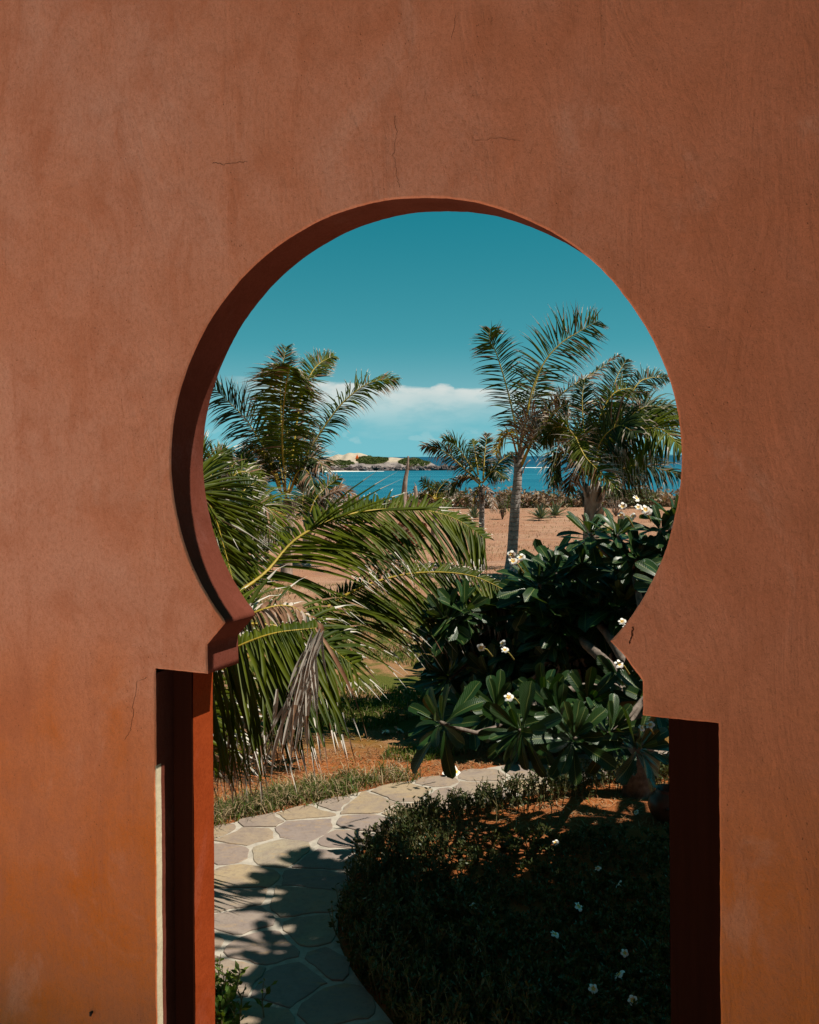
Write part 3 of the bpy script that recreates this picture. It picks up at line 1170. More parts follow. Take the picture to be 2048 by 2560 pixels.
def leaflet(mb, p, d, L, w, droop, wdir, rnd, dry=0.0, m_g=0, m_d=1, nseg=6, curl=0.0):
    """one folded palm leaflet as a tapering V-strip that droops under its weight"""
    p = Vector(p)
    d = Vector(d).normalized()
    prev = None
    st = L / nseg
    kink = rnd.random() < dry * 0.8
    for i in range(nseg + 1):
        u = i / nseg
        prof = min(1.0, 0.45 + 2.2 * u) if u < 0.25 else max(0.03, (1 - ((u - 0.25) / 0.75) ** 1.7))
        wd = (wdir - d * wdir.dot(d))
        if wd.length < 1e-4:
            wd = d.orthogonal()
        wd.normalize()
        nrm = d.cross(wd)
        ww = w * prof * 0.5
        if u > 1 - dry:
            ww *= 0.5
        cur = (mb.vert(p + wd * ww + nrm * ww * 0.8), mb.vert(p), mb.vert(p - wd * ww + nrm * ww * 0.8))
        if prev:
            mi = m_d if (u > 1 - dry + 1e-6) else m_g
            mb.face((prev[0], prev[1], cur[1], cur[0]), mi)
            mb.face((prev[1], prev[2], cur[2], cur[1]), mi)
        prev = cur
        dd = droop * (0.4 + 1.4 * u) / nseg
        if kink and u > 1 - dry:
            dd *= 2.5
        d = (d + Vector((rnd.gauss(0, 0.05), rnd.gauss(0, 0.05), -dd)) + wdir * (curl / nseg)).normalized()
        p = p + d * st


def frond(root, pts, Lmax, n, width, face=0.5, fwd=(0.35, 0.9), droop=0.8, dry=0.15, dead=0.05, seed=0, start=0.14,
          mats=None, rad=0.018, singles=None, name='frond', gap=0.04, lprof=None, sides=(1, -1), side_gain=(1, 1)):
    """pts: world points of the stalk from the crown to the tip; Lmax leaflet length in metres"""
    rnd = random.Random(seed)
    mats = mats or [M['palm'], M['dry'], M['rachis'], M['dry_brown'], M['palm_yellow']]
    N = 40
    C = catmull(pts, N)
    mb = MB()
    radii = [rad * (1.25 - 1.1 * i / N) for i in range(N + 1)]
    mb.tube(C, radii, 6, 2)
    made = []
    for k in range(n):
        for si, side in enumerate(sides):
            u = start + (1 - start) * (k + rnd.uniform(-0.3, 0.3) + 0.5) / n
            if u >= 1 or rnd.random() < gap:
                continue
            x = u * N
            i = min(int(x), N - 1)
            p = C[i].lerp(C[i + 1], x - i)
            T = (C[min(i + 2, N)] - C[max(i - 1, 0)]).normalized()
            V = (p - CAM).normalized()
            perp = T.cross(V)
            if perp.length < 1e-3:
                perp = Vector((0, 0, 1))
            perp.normalize()
            S = (perp * face + V * (1 - face)).normalized() * side
            S = (S - T * S.dot(T)).normalized()
            a = fwd[0] + (fwd[1] - fwd[0]) * u ** 1.5
            d = S * math.cos(a) + T * math.sin(a)
            jit = 0.07 if singles is not None else 0.13
            d = (d + Vector((rnd.gauss(0, jit), rnd.gauss(0, jit), rnd.gauss(0, jit)))).normalized()
            lp = lprof(u) if lprof else (0.55 + 0.45 * math.sin(min(1, u * 1.9) * math.pi / 2)) * (1 - 0.68 * max(0, (u - 0.55) / 0.45) ** 1.6)
            L = Lmax * lp * rnd.uniform(0.85, 1.12) * side_gain[si]
            dr = dry * rnd.uniform(0.3, 1.5)
            mg, md = 0, 1
            q = rnd.random()
            if q < dead:
                mg, md, dr = 3, 3, 0.5
            elif q < dead * 1.6:
                mg, md, dr = 1, 1, 0.6
            elif rnd.random() < 0.3:
                md = 3
            wdir = (T + Vector((rnd.gauss(0, .25), rnd.gauss(0, .25), rnd.gauss(0, .25)))).normalized()
            tgt = mb
            if singles is not None and len(singles) < 288:
                tgt = MB()
            leaflet(tgt, p, d, L, width * rnd.uniform(0.75, 1.15), droop * rnd.uniform(0.6, 1.4), wdir, rnd, min(0.85, dr), mg, md)
            if tgt is not mb:
                singles.append(1)
                made.append(tgt)
    o = mb.build(name, mats, root)
    for q in made:
        q.build('leaflet', mats, o, root=root)
    return o


def px_pts(pts, d0, d1):
    n = len(pts)
    return [at(x, y, d0 + (d1 - d0) * i / (n - 1)) for i, (x, y) in enumerate(pts)]


PALM_G = [M['palm'], M['dry'], M['rachis'], M['dry_brown'], M['palm_yellow']]
PALM_D = [M['palm_dark'], M['dry'], M['rachis'], M['dry_brown'], M['palm_yellow']]
PALM_Y = [M['palm_yellow'], M['dry'], M['rachis_orange'], M['dry_brown'], M['palm_yellow']]
PALM_B = [M['dry_brown'], M['dry'], M['twig'], M['dry_brown'], M['palm_yellow']]
MATSET = {'g': PALM_G, 'd': PALM_D, 'y': PALM_Y, 'b': PALM_B}


def trunk_part(root, pts, r0, r1, seed, mat=None, swell=0.35, name='trunk'):
    rnd = random.Random(seed)
    n = 36
    C = catmull(pts, n)
    mb = MB()
    rad = []
    for i in range(n + 1):
        u = i / n
        r = r0 + (r1 - r0) * u
        r *= 1 + swell * max(0, 1 - u * 5) ** 2
        r *= 1 + 0.012 * (i % 2) + 0.05 * noise.noise((u * 6, seed, 0))
        rad.append(r)
    mb.tube(C, rad, 12, 0)
    return mb.build(name, [mat or M['trunk']], root)


def husks(root, top, r, n, h, seed):
    """old leaf bases clasping the top of the trunk"""
    rnd = random.Random(seed)
    for k in range(n):
        a = rnd.uniform(0, 2 * math.pi)
        z = -h * rnd.random()
        dirv = Vector((math.cos(a), math.sin(a), 0))
        p = top + Vector((0, 0, z)) + dirv * r * 0.75
        mb = MB()
        up = Vector((0, 0, 1))
        L = rnd.uniform(0.16, 0.34)
        w = dirv.cross(up)
        prev = None
        for i in range(5):
            u = i / 4
            c = p + up * (L * u) + dirv * (r * 0.25 + 0.55 * L * u * u)
            ww = r * (0.85 - 0.62 * u)
            cur = [mb.vert(c - w * ww), mb.vert(c + dirv * 0.02), mb.vert(c + w * ww), mb.vert(c - dirv * 0.012)]
            if prev:
                for q in range(4):
                    mb.face((prev[q], prev[(q + 1) % 4], cur[(q + 1) % 4], cur[q]))
            prev = cur
        mb.face(prev)
        mb.build('leaf_base', [M['husk']], root)


def palm(label, d, trunk_px, r0, r1, fronds, seed, husk=6, group='coconut palms', trunk_mat=None, hh=0.45):
    bx, by = trunk_px[0]
    base = at(bx, by, d)
    base.z = terrain_z(base.x, base.y) - 0.02
    root = empty('coconut_palm', base, label, 'palm', group)
    tp = [base] + [at(x, y, d) for x, y in trunk_px[1:]]
    trunk_part(root, tp, r0, r1, seed, trunk_mat)
    if husk:
        husks(root, tp[-1], r1, husk, hh, seed + 3)
    for k, fr in enumerate(fronds):
        pts, dd, lpx, opt = fr
        o = dict(opt)
        kind = o.pop('k', 'g')
        n = int(o.pop('n', 46) * 1.55)
        o.setdefault('gap', 0.08)
        lpx *= 1.18
        w = o.pop('w', 0.032)
        o['dry'] = o.get('dry', 0.15) * 0.75
        o['dead'] = o.get('dead', 0.05) * 0.75
        o.setdefault('seed', seed * 50 + k)
        o.setdefault('rad', 0.020)
        frond(root, px_pts(pts, d, d + dd), lpx / F * d, n, w, mats=MATSET[kind], **o)
    return root


PL = []
# --- tall right palm
palm('tall grey trunked coconut palm leaning slightly right in front of the sea', 21.6,
     [(1277, 1440), (1282, 1360), (1288, 1270), (1294, 1200), (1297, 1138)], 0.128, 0.085, [
         ([(1298, 1126), (1289, 1065), (1269, 976), (1241, 883), (1224, 852), (1226, 822)], 0.6, 62, dict(face=0.85, droop=0.55, dry=0.25, dead=0.06, n=52, fwd=(0.3, 0.8))),
         ([(1306, 1106), (1326, 992), (1358, 911), (1403, 858), (1450, 828), (1496, 801)], 0.5, 88, dict(face=0.88, droop=0.45, dry=0.28, dead=0.10, n=58, fwd=(0.25, 0.75))),
         ([(1310, 1126), (1350, 1045), (1415, 976), (1476, 939), (1545, 887)], 1.0, 44, dict(face=0.5, droop=0.7, dry=0.6, dead=0.4, n=46, k='d', fwd=(0.6, 1.15))),
         ([(1310, 1126), (1350, 1050), (1410, 1018), (1480, 1008), (1575, 1012)], 1.2, 66, dict(face=0.4, droop=1.2, dry=0.55, dead=0.35, n=50, k='d', fwd=(0.5, 1.0))),
         ([(1302, 1167), (1334, 1098), (1375, 1045), (1403, 1017), (1420, 1010)], -1.8, 58, dict(face=0.6, droop=1.2, dry=0.4, dead=0.25, n=46, k='d', rad=0.03)),
         ([(1293, 1138), (1277, 1085), (1253, 1098), (1240, 1135)], -0.6, 44, dict(face=0.4, droop=1.0, dry=0.3, dead=0.1, n=30, k='y')),
         ([(1310, 1146), (1350, 1065), (1392, 1068), (1430, 1110)], 0.8, 58, dict(face=0.4, droop=1.3, dry=0.35, dead=0.2, n=38, k='y')),
         ([(1300, 1130), (1318, 1040), (1340, 960), (1352, 920)], 1.6, 62, dict(face=0.75, droop=0.6, dry=0.3, dead=0.15, n=42, k='d')),
         ([(1304, 1130), (1340, 1075), (1380, 1062), (1420, 1090)], -0.8, 70, dict(face=0.5, droop=1.5, dry=0.5, dead=0.4, n=36, k='d')),
         ([(1300, 1140), (1305, 1080), (1330, 1040), (1365, 1050)], -1.2, 60, dict(face=0.6, droop=1.4, dry=0.5, dead=0.5, n=36, k='b')),
     ], 101, husk=6)

# --- bushy right palm
palm('bushy coconut palm with a stubby trunk behind the frangipani, at the right', 20.0,
     [(1478, 1466), (1480, 1380), (1482, 1290), (1484, 1215)], 0.20, 0.17, [
         ([(1484, 1207), (1462, 1090), (1456, 1000), (1462, 950)], 0.8, 46, dict(face=0.8, droop=0.5, dry=0.25, k='d', n=42)),
         ([(1488, 1187), (1496, 1060), (1529, 990), (1570, 972), (1618, 985)], 0.6, 62, dict(face=0.5, droop=0.9, dry=0.25, dead=0.1, n=50)),
         ([(1488, 1187), (1512, 1045), (1540, 950), (1565, 900)], 1.2, 56, dict(face=0.9, droop=0.3, dry=0.2, n=46, k='d')),
         ([(1496, 1187), (1537, 1065), (1590, 966), (1625, 945), (1668, 945)], 1.0, 48, dict(face=0.6, droop=0.6, dry=0.2, n=46, k='d')),
         ([(1492, 1199), (1537, 1126), (1590, 1081), (1651, 1073), (1705, 1120)], -2.0, 128, dict(face=0.35, droop=1.5, dry=0.2, dead=0.03, n=60, w=0.045)),
         ([(1492, 1199), (1550, 1070), (1618, 1017), (1700, 1028)], 0.3, 105, dict(face=0.4, droop=1.2, dry=0.18, n=60, k='d', w=0.045)),
         ([(1492, 1207), (1537, 1183), (1598, 1163), (1700, 1185)], -1.0, 92, dict(face=0.45, droop=1.3, dry=0.3, n=54, k='d')),
         ([(1484, 1200), (1440, 1095), (1462, 1140), (1500, 1180), (1535, 1215)], -1.6, 70, dict(face=0.75, droop=0.6, dry=0.5, dead=0.15, n=46, fwd=(0.5, 1.0))),
         ([(1480, 1199), (1420, 1130), (1392, 1150), (1382, 1205)], -0.6, 74, dict(face=0.45, droop=1.3, dry=0.2, n=48, k='d')),
         ([(1480, 1199), (1432, 1085), (1390, 1068), (1358, 1110)], 0.4, 66, dict(face=0.45, droop=1.0, dry=0.3, n=44)),
         ([(1484, 1205), (1500, 1110), (1545, 1065), (1585, 1080)], -1.4, 95, dict(face=0.5, droop=1.3, dry=0.2, n=50, k='d', w=0.045)),
         ([(1484, 1205), (1470, 1120), (1450, 1085), (1425, 1095)], 1.2, 80, dict(face=0.5, droop=1.3, dry=0.2, n=46, k='d', w=0.045)),
         ([(1486, 1205), (1520, 1150), (1560, 1150), (1600, 1200)], 0.6, 80, dict(face=0.5, droop=1.4, dry=0.3, n=44, k='d')),
         ([(1484, 1205), (1450, 1165), (1430, 1190), (1425, 1230)], 0.8, 60, dict(face=0.5, droop=1.4, dry=0.4, dead=0.3, n=40, k='d')),
         ([(1486, 1205), (1510, 1090), (1575, 1030), (1640, 1040)], 1.6, 90, dict(face=0.5, droop=1.1, dry=0.2, n=50, k='d', w=0.045)),
     ], 102, husk=12, trunk_mat=M['husk'], hh=0.9)

# --- small palm in the middle
palm('small slim coconut palm with a dry upright spike, left of the tall palm', 23.5,
     [(1203, 1418), (1204, 1340), (1205, 1270), (1204, 1215)], 0.075, 0.06, [
         ([(1204, 1207), (1164, 1174), (1120, 1135), (1091, 1120), (1058, 1116)], 0.4, 44, dict(face=0.45, droop=1.0, dry=0.35, dead=0.2, k='d', n=40)),
         ([(1200, 1203), (1164, 1146), (1139, 1114), (1109, 1098)], 0.8, 42, dict(face=0.5, droop=0.9, dry=0.25, n=38)),
         ([(1208, 1199), (1212, 1138), (1218, 1085)], 0.5, 34, dict(face=0.8, droop=0.5, dry=0.5, dead=0.2, k='d', n=34)),
         ([(1196, 1187), (1187, 1126), (1180, 1100)], 0.9, 26, dict(face=0.8, droop=0.4, dry=0.2, n=26)),
         ([(1212, 1199), (1245, 1159), (1282, 1132)], 0.4, 40, dict(face=0.5, droop=0.9, dry=0.3, k='d', n=36)),
         ([(1206, 1207), (1235, 1178), (1262, 1195)], -0.6, 38, dict(face=0.45, droop=1.2, dry=0.3, k='d', n=32)),
         ([(1200, 1210), (1170, 1190), (1140, 1205), (1120, 1235)], -0.5, 36, dict(face=0.4, droop=1.2, dry=0.3, k='d', n=34)),
         ([(1206, 1212), (1220, 1225), (1232, 1255), (1236, 1275)], -0.3, 26, dict(face=0.5, droop=1.4, dry=0.8, dead=0.6, k='b', n=22)),
         ([(1200, 1212), (1188, 1235), (1180, 1262)], -0.3, 24, dict(face=0.5, droop=1.4, dry=0.8, dead=0.5, n=20)),
     ], 103, husk=5)

# --- left palm
palm('coconut palm with one tall frond facing the wall, left of the island', 21.0,
     [(716, 1450), (717, 1380), (719, 1310), (721, 1248)], 0.125, 0.11, [
         ([(716, 1242), (706, 1112), (711, 996), (720, 940), (726, 915)], -2.2, 92, dict(face=0.95, droop=0.75, dry=0.22, dead=0.04, n=92, fwd=(0.05, 0.4), w=0.040, gap=0.03)),
         ([(714, 1228), (703, 1054), (703, 938), (716, 868)], 1.0, 60, dict(face=0.85, droop=0.5, dry=0.35, dead=0.12, n=56, k='d')),
         ([(728, 1160), (750, 1010), (775, 940), (800, 908), (834, 890)], 1.6, 50, dict(face=0.75, droop=0.1, dry=0.1, n=50, start=0.45)),
         ([(738, 1213), (772, 1129), (816, 1060), (856, 1008), (906, 967), (950, 950), (990, 950)], 0.4, 66, dict(face=0.45, droop=0.9, dry=0.28, dead=0.06, n=62)),
         ([(703, 1213), (672, 1140), (645, 1094), (612, 1045), (572, 1005), (532, 967)], 0.2, 82, dict(face=0.7, droop=0.75, dry=0.2, dead=0.04, n=56, k='d')),
         ([(703, 1222), (662, 1135), (622, 1128), (588, 1150)], -0.8, 56, dict(face=0.4, droop=1.2, dry=0.4, dead=0.15, n=40, k='d')),
         ([(726, 1228), (761, 1155), (790, 1148), (812, 1172)], -0.6, 60, dict(face=0.45, droop=1.2, dry=0.5, dead=0.3, n=40, k='d')),
         ([(700, 1228), (668, 1150), (655, 1160), (652, 1230)], -0.4, 50, dict(face=0.5, droop=1.5, dry=0.7, dead=0.5, n=36, k='d')),
         ([(722, 1235), (745, 1180), (770, 1180), (788, 1225)], -0.9, 60, dict(face=0.5, droop=1.3, dry=0.3, dead=0.15, n=40, k='d')),
         ([(706, 1235), (680, 1180), (655, 1190), (640, 1235)], -0.7, 60, dict(face=0.5, droop=1.3, dry=0.3, dead=0.15, n=40, k='d')),
         ([(712, 1230), (716, 1130), (722, 1040), (738, 980)], 1.5, 84, dict(face=0.9, droop=0.7, dry=0.25, dead=0.15, n=56, k='d')),
         ([(712, 1235), (700, 1160), (690, 1110), (672, 1085)], 1.0, 76, dict(face=0.8, droop=0.9, dry=0.3, dead=0.12, n=46, k='d')),
         ([(718, 1235), (738, 1160), (752, 1110), (775, 1080)], 1.2, 70, dict(face=0.8, droop=0.9, dry=0.3, dead=0.15, n=46, k='d')),
     ], 104, husk=16, hh=1.1, trunk_mat=M['husk'])

# --- young palm right behind the left palm
palm('low young coconut palm with one brown dead frond, right of the left palm trunk', 24.0,
     [(766, 1410), (766, 1370), (767, 1330)], 0.10, 0.09, [
         ([(767, 1315), (785, 1255), (812, 1222), (846, 1196)], 0.5, 52, dict(face=0.6, droop=0.7, dry=0.3, dead=0.1, n=44)),
         ([(770, 1312), (800, 1255), (830, 1232), (862, 1226), (893, 1240)], 0.2, 46, dict(face=0.45, droop=1.3, dry=0.7, dead=0.3, n=40, k='b')),
         ([(761, 1315), (757, 1257), (762, 1208)], 0.8, 46, dict(face=0.85, droop=0.6, dry=0.2, n=40)),
         ([(770, 1318), (800, 1285), (835, 1275), (865, 1295)], -0.5, 52, dict(face=0.5, droop=1.1, dry=0.35, dead=0.15, n=40, k='d')),
         ([(768, 1318), (780, 1270), (800, 1240), (815, 1235)], 1.0, 54, dict(face=0.7, droop=0.8, dry=0.2, n=40, k='d')),
     ], 105, husk=5)

# --- palm behind at the far left
palm('yellowish coconut palm crown at the left edge of the arch, beyond the garden', 18.5,
     [(540, 1480), (541, 1400), (543, 1330), (545, 1272)], 0.13, 0.11, [
         ([(545, 1260), (528, 1190), (535, 1150), (565, 1125)], 0.5, 60, dict(face=0.7, droop=0.7, dry=0.2, n=44)),
         ([(545, 1260), (515, 1180), (490, 1140), (470, 1130)], 0.4, 60, dict(face=0.7, droop=0.8, dry=0.2, n=44)),
         ([(548, 1260), (580, 1195), (615, 1180), (655, 1205)], 0.3, 70, dict(face=0.5, droop=1.0, dry=0.25, n=46)),
         ([(548, 1260), (575, 1175), (600, 1150), (632, 1150)], 0.9, 56, dict(face=0.6, droop=0.8, dry=0.3, n=44)),
         ([(546, 1262), (556, 1215), (568, 1222), (572, 1270)], -0.3, 40, dict(face=0.5, droop=1.5, dry=0.8, dead=0.5, n=30, k='b')),
         ([(545, 1262), (520, 1220), (495, 1225), (480, 1260)], -0.6, 70, dict(face=0.5, droop=1.2, dry=0.2, n=44)),
         ([(548, 1262), (590, 1230), (630, 1240), (660, 1290)], -0.7, 76, dict(face=0.5, droop=1.2, dry=0.25, n=46)),
     ], 106, husk=6)
palm('low coconut palm with an ageing orange frond, in front of the left palm trunk', 15.0,
     [(585, 1575), (587, 1510), (590, 1440), (594, 1370)], 0.12, 0.11, [
         ([(596, 1340), (625, 1272), (668, 1268), (705, 1330)], -0.3, 100, dict(face=0.45, droop=1.3, dry=0.15, n=56, k='g')),
         ([(600, 1342), (640, 1285), (680, 1285), (708, 1310)], 0.6, 58, dict(face=0.5, droop=1.0, dry=0.3, dead=0.2, n=40, k='y')),
         ([(590, 1340), (560, 1268), (535, 1255), (500, 1280)], -0.2, 90, dict(face=0.5, droop=1.2, dry=0.2, n=50, k='d')),
         ([(594, 1338), (598, 1262), (612, 1225), (640, 1205)], 0.7, 66, dict(face=0.7, droop=0.7, dry=0.2, n=46, k='d')),
         ([(592, 1340), (570, 1290), (540, 1300), (520, 1350)], -0.9, 100, dict(face=0.5, droop=1.3, dry=0.2, n=46, k='d')),
     ], 107, husk=6)
palm('tiny far coconut palm beside the bare dead trunks near the water', 33.0,
     [(1087, 1338), (1087, 1290), (1087, 1256)], 0.07, 0.06, [
         ([(1087, 1248), (1075, 1222), (1054, 1200)], 0.3, 26, dict(face=0.6, droop=0.6, dry=0.3, n=26)),
         ([(1087, 1248), (1098, 1222), (1116, 1203)], 0.3, 24, dict(face=0.6, droop=0.6, dry=0.3, n=26, k='d')),
         ([(1087, 1248), (1110, 1230), (1142, 1226)], 0.2, 28, dict(face=0.5, droop=1.0, dry=0.3, n=26, k='d')),
         ([(1087, 1248), (1070, 1235), (1048, 1240)], -0.3, 26, dict(face=0.5, droop=1.0, dry=0.3, n=24, k='d')),
         ([(1087, 1248), (1086, 1222), (1090, 1206)], 0.5, 22, dict(face=0.8, droop=0.5, dry=0.3, n=22)),
         ([(1087, 1250), (1105, 1245), (1120, 1262)], -0.4, 26, dict(face=0.5, droop=1.0, dry=0.3, n=22)),
     ], 108, husk=0)

# --- near palm: its crown stands left of the opening, the fronds arch into the view
CR = at(290, 1560, 8.3)
near = empty('coconut_palm', (CR.x, CR.y, 0.0), 'nearest coconut palm whose long fronds arch into the opening from the left', 'palm', 'coconut palms')
trunk_part(near, [Vector((CR.x, CR.y, -0.02)), Vector((CR.x - 0.02, CR.y + 0.02, 0.6)), CR], 0.17, 0.15, 33, M['husk'])
husks(near, CR, 0.15, 10, 0.5, 34)
single = []
NEAR_M = [M['palm'], M['bleached'], M['rachis'], M['dry_brown'], M['palm_yellow']]
NEAR_D = [M['palm_dark'], M['dry'], M['rachis'], M['dry_brown'], M['palm_yellow']]


def px3(lst):
    return [at(x, y, d) for x, y, d in lst]


def lp_long(u):
    return (0.75 + 0.25 * math.sin(min(1, u * 2) * math.pi / 2)) * (1 - 0.62 * max(0, (u - 0.6) / 0.4) ** 1.5)


F1O = frond(near, [CR] + px3([(430, 1560, 8.7), (560, 1500, 9.0), (660, 1435, 9.3), (735, 1352, 9.6), (830, 1300, 9.8), (930, 1276, 10.0), (1050, 1274, 10.2), (1140, 1298, 10.3), (1212, 1345, 10.3)]),
      1.08, 112, 0.036, face=0.48, fwd=(0.42, 0.5), droop=0.75, dry=0.06, dead=0.0, seed=901, start=0.30, mats=NEAR_M, rad=0.018,
      singles=single, lprof=lp_long, sides=(-1, 1), side_gain=(1.0, 0.40), gap=0.03)
frond(near, [CR] + px3([(480, 1690, 8.6), (640, 1630, 8.9), (760, 1565, 9.2), (840, 1503, 9.4), (930, 1458, 9.5), (1050, 1432, 9.6), (1180, 1440, 9.6), (1290, 1490, 9.5)]),
      1.02, 108, 0.033, face=0.6, fwd=(0.5, 0.6), droop=0.55, dry=0.07, dead=0.005, seed=902, start=0.30, mats=NEAR_M, rad=0.022,
      singles=single, lprof=lp_long, sides=(-1, 1), side_gain=(1.0, 0.22), gap=0.04)
frond(near, [CR] + px3([(370, 1650, 7.4), (430, 1712, 6.6), (500, 1678, 6.2), (580, 1625, 6.0), (680, 1585, 6.0), (790, 1570, 6.1)]),
      0.90, 104, 0.034, face=0.55, fwd=(0.10, 0.15), droop=0.8, dry=0.11, dead=0.005, seed=903, start=0.2, mats=NEAR_M, rad=0.019,
      singles=single, lprof=lambda u: 0.75 + 0.35 * u if u < 0.75 else 1.0 - 0.5 * (u - 0.75), sides=(-1, 1), side_gain=(1.0, 0.12), gap=0.02)
# a few stiff leaflets of the long frond stand up against the sea
for k, (x0, y0, x1, y1, w_) in enumerate(((752, 1345, 972, 1163, .044), (760, 1340, 1000, 1170, .050), (790, 1322, 1004, 1188, .040), (800, 1316, 1046, 1230, .046), (880, 1290, 984, 1262, .034), (900, 1284, 1165, 1268, .045), (960, 1278, 1150, 1281, .04))):
    rnd = random.Random(650 + k)
    p, q = at(x0, y0, 9.7), at(x1, y1, 9.75)
    mbx = MB()
    leaflet(mbx, p, (q - p) + Vector((0, 0, 0.04)), (q - p).length, w_, 0.10, (RV * 0.4 + Vector((0, 1, 0.5))).normalized(), rnd, 0.22, 0, 1, 8)
    mbx.build('leaflet', NEAR_M, F1O, root=near)
# dry bleached tip that hangs from the end of the low frond
for k in range(64):
    rnd = random.Random(700 + k)
    mbx = MB()
    u = rnd.random() ** 1.3
    p = at(800 - 75 * u + rnd.gauss(0, 7 + 14 * u), 1574 + 215 * u + rnd.uniform(-4, 8), 5.35 + rnd.uniform(-.05, .1))
    leaflet(mbx, p, Vector((rnd.uniform(-0.38, 0.06), rnd.uniform(-.1, .1), -0.6)), rnd.uniform(0.22, 0.46), rnd.uniform(0.010, 0.028), 0.9,
            Vector((1, rnd.uniform(-.5, .5), 0)).normalized(), rnd, 0.3, 1, 1 if k % 4 else 3, 7)
    mbx.build('dry_leaflet', NEAR_M, near)
# second row: dry curled leaflets behind, and the frond low at the left edge
frond(near, [CR] + px3([(430, 1650, 7.4), (540, 1590, 7.0), (630, 1535, 6.9), (720, 1515, 7.0), (800, 1560, 7.1)]),
      0.34, 46, 0.036, face=0.4, fwd=(0.2, 0.5), droop=2.2, dry=0.6, dead=0.55, seed=904, start=0.3, mats=NEAR_D, rad=0.018)
frond(near, [CR] + px3([(370, 1680, 7.4), (430, 1710, 6.9), (475, 1760, 6.7), (505, 1840, 6.6), (520, 1930, 6.6)]),
      0.66, 80, 0.030, face=0.7, fwd=(0.5, 0.7), droop=0.5, dry=0.35, dead=0.08, seed=905, start=0.25, mats=NEAR_M, rad=0.018, side_gain=(1.0, 0.7))
frond(near, [CR] + px3([(350, 1400, 8.6), (430, 1250, 9.0), (480, 1215, 9.2), (530, 1275, 9.3), (560, 1370, 9.3), (590, 1480, 9.2)]),
      0.74, 110, 0.034, face=0.75, fwd=(0.6, 0.9), droop=0.45, dry=0.08, dead=0.01, seed=906, start=0.45, mats=NEAR_M, rad=0.022)
frond(near, [CR] + px3([(400, 1620, 8.0), (500, 1580, 8.0), (640, 1560, 8.1), (780, 1590, 8.2), (880, 1660, 8.3)]),
      0.80, 50, 0.034, face=0.5, fwd=(0.6, 0.7), droop=0.7, dry=0.15, dead=0.02, seed=908, start=0.4, mats=NEAR_M, rad=0.02)
# long bleached tips hanging by the left reveal
for k in range(44):
    rnd = random.Random(800 + k)
    mbx = MB()
    px = rnd.uniform(560, 770)
    py = 1800 - (px - 560) * 0.35 + rnd.uniform(-50, 100)
    p = at(px, py, 6.05 + rnd.uniform(-.2, .3))
    leaflet(mbx, p, Vector((rnd.uniform(-0.35, 0.1), rnd.uniform(-.1, .1), -0.6)), rnd.uniform(0.22, 0.48), rnd.uniform(0.010, 0.022), 0.9,
            Vector((1, rnd.uniform(-.5, .5), 0)).normalized(), rnd, 0.9, 1, 3 if k % 3 == 0 else 1, 7)
    mbx.build('dry_leaflet', NEAR_M, near)

# ------------------------------------------------------------------ frangipani tree
ftrunk = ground(1592, 1985)
ft = empty('frangipani_tree', (ftrunk.x, ftrunk.y, 0), 'large glossy leaved frangipani tree spreading over the path at the right', 'tree')


def frangi_leaf_mesh(k, n=9):
    rnd = random.Random(60 + k)
    mb = MB()
    L, Wd = 0.30, 0.085 * rnd.uniform(0.9, 1.15)
    bend = [0.25, 0.5, 0.1, 0.8, 0.4, -0.15][k]
    rows = []
    p = Vector((0, 0, 0))
    a = 0.0
    for i in range(n + 1):
        u = 1 - (1 - i / n) ** 1.5
        if u < 0.12:
            w = 0.05 + 0.4 * u
        else:
            q = (u - 0.12) / 0.88
            w = 0.10 + 0.92 * math.sin(math.pi * min(1, q ** 0.85 * 0.62 + 0.0)) if q < 0.83 else math.sqrt(max(0.0, 1 - ((q - 0.83) / 0.17) ** 2))
        w = max(0.02, min(1.0, w)) * Wd * 0.5
        cx = rnd.gauss(0, 0.0015)
        up = 0.30 * w
        rows.append([(-w + cx, p.y, p.z + up), (-w * 0.5 + cx, p.y, p.z + up * 0.62), (cx, p.y, p.z), (w * 0.5 + cx, p.y, p.z + up * 0.62), (w + cx, p.y, p.z + up)])
        du = (1 - (1 - min(1, (i + 1) / n)) ** 1.5) - u
        a -= bend * du
        p = p + Vector((0, math.cos(a), math.sin(a))) * (L * du)
    ids = [[mb.vert(q) for q in r] for r in rows]

    def ev(i):
        return 1 - (1 - i / n) ** 1.5
    for i in range(n):
        for j in range(4):
            mb.face((ids[i][j], ids[i][j + 1], ids[i + 1][j + 1], ids[i + 1][j]), 0,
                    [(j / 4, ev(i)), ((j + 1) / 4, ev(i)), ((j + 1) / 4, ev(i + 1)), (j / 4, ev(i + 1))])
    return mb.mesh('leaf', [M['frangi']])


LEAFM = [frangi_leaf_mesh(k) for k in range(6)]
LEAF_DATA = []
for me in LEAFM + [frangi_leaf_mesh(k, 4) for k in range(6)]:
    vv = np.array([v.co[:] for v in me.vertices])
    ff = [tuple(p.vertices) for p in me.polygons]
    uu = [[tuple(me.uv_layers[0].data[li].uv) for li in p.loop_indices] for p in me.polygons]
    LEAF_DATA.append((vv, ff, uu))


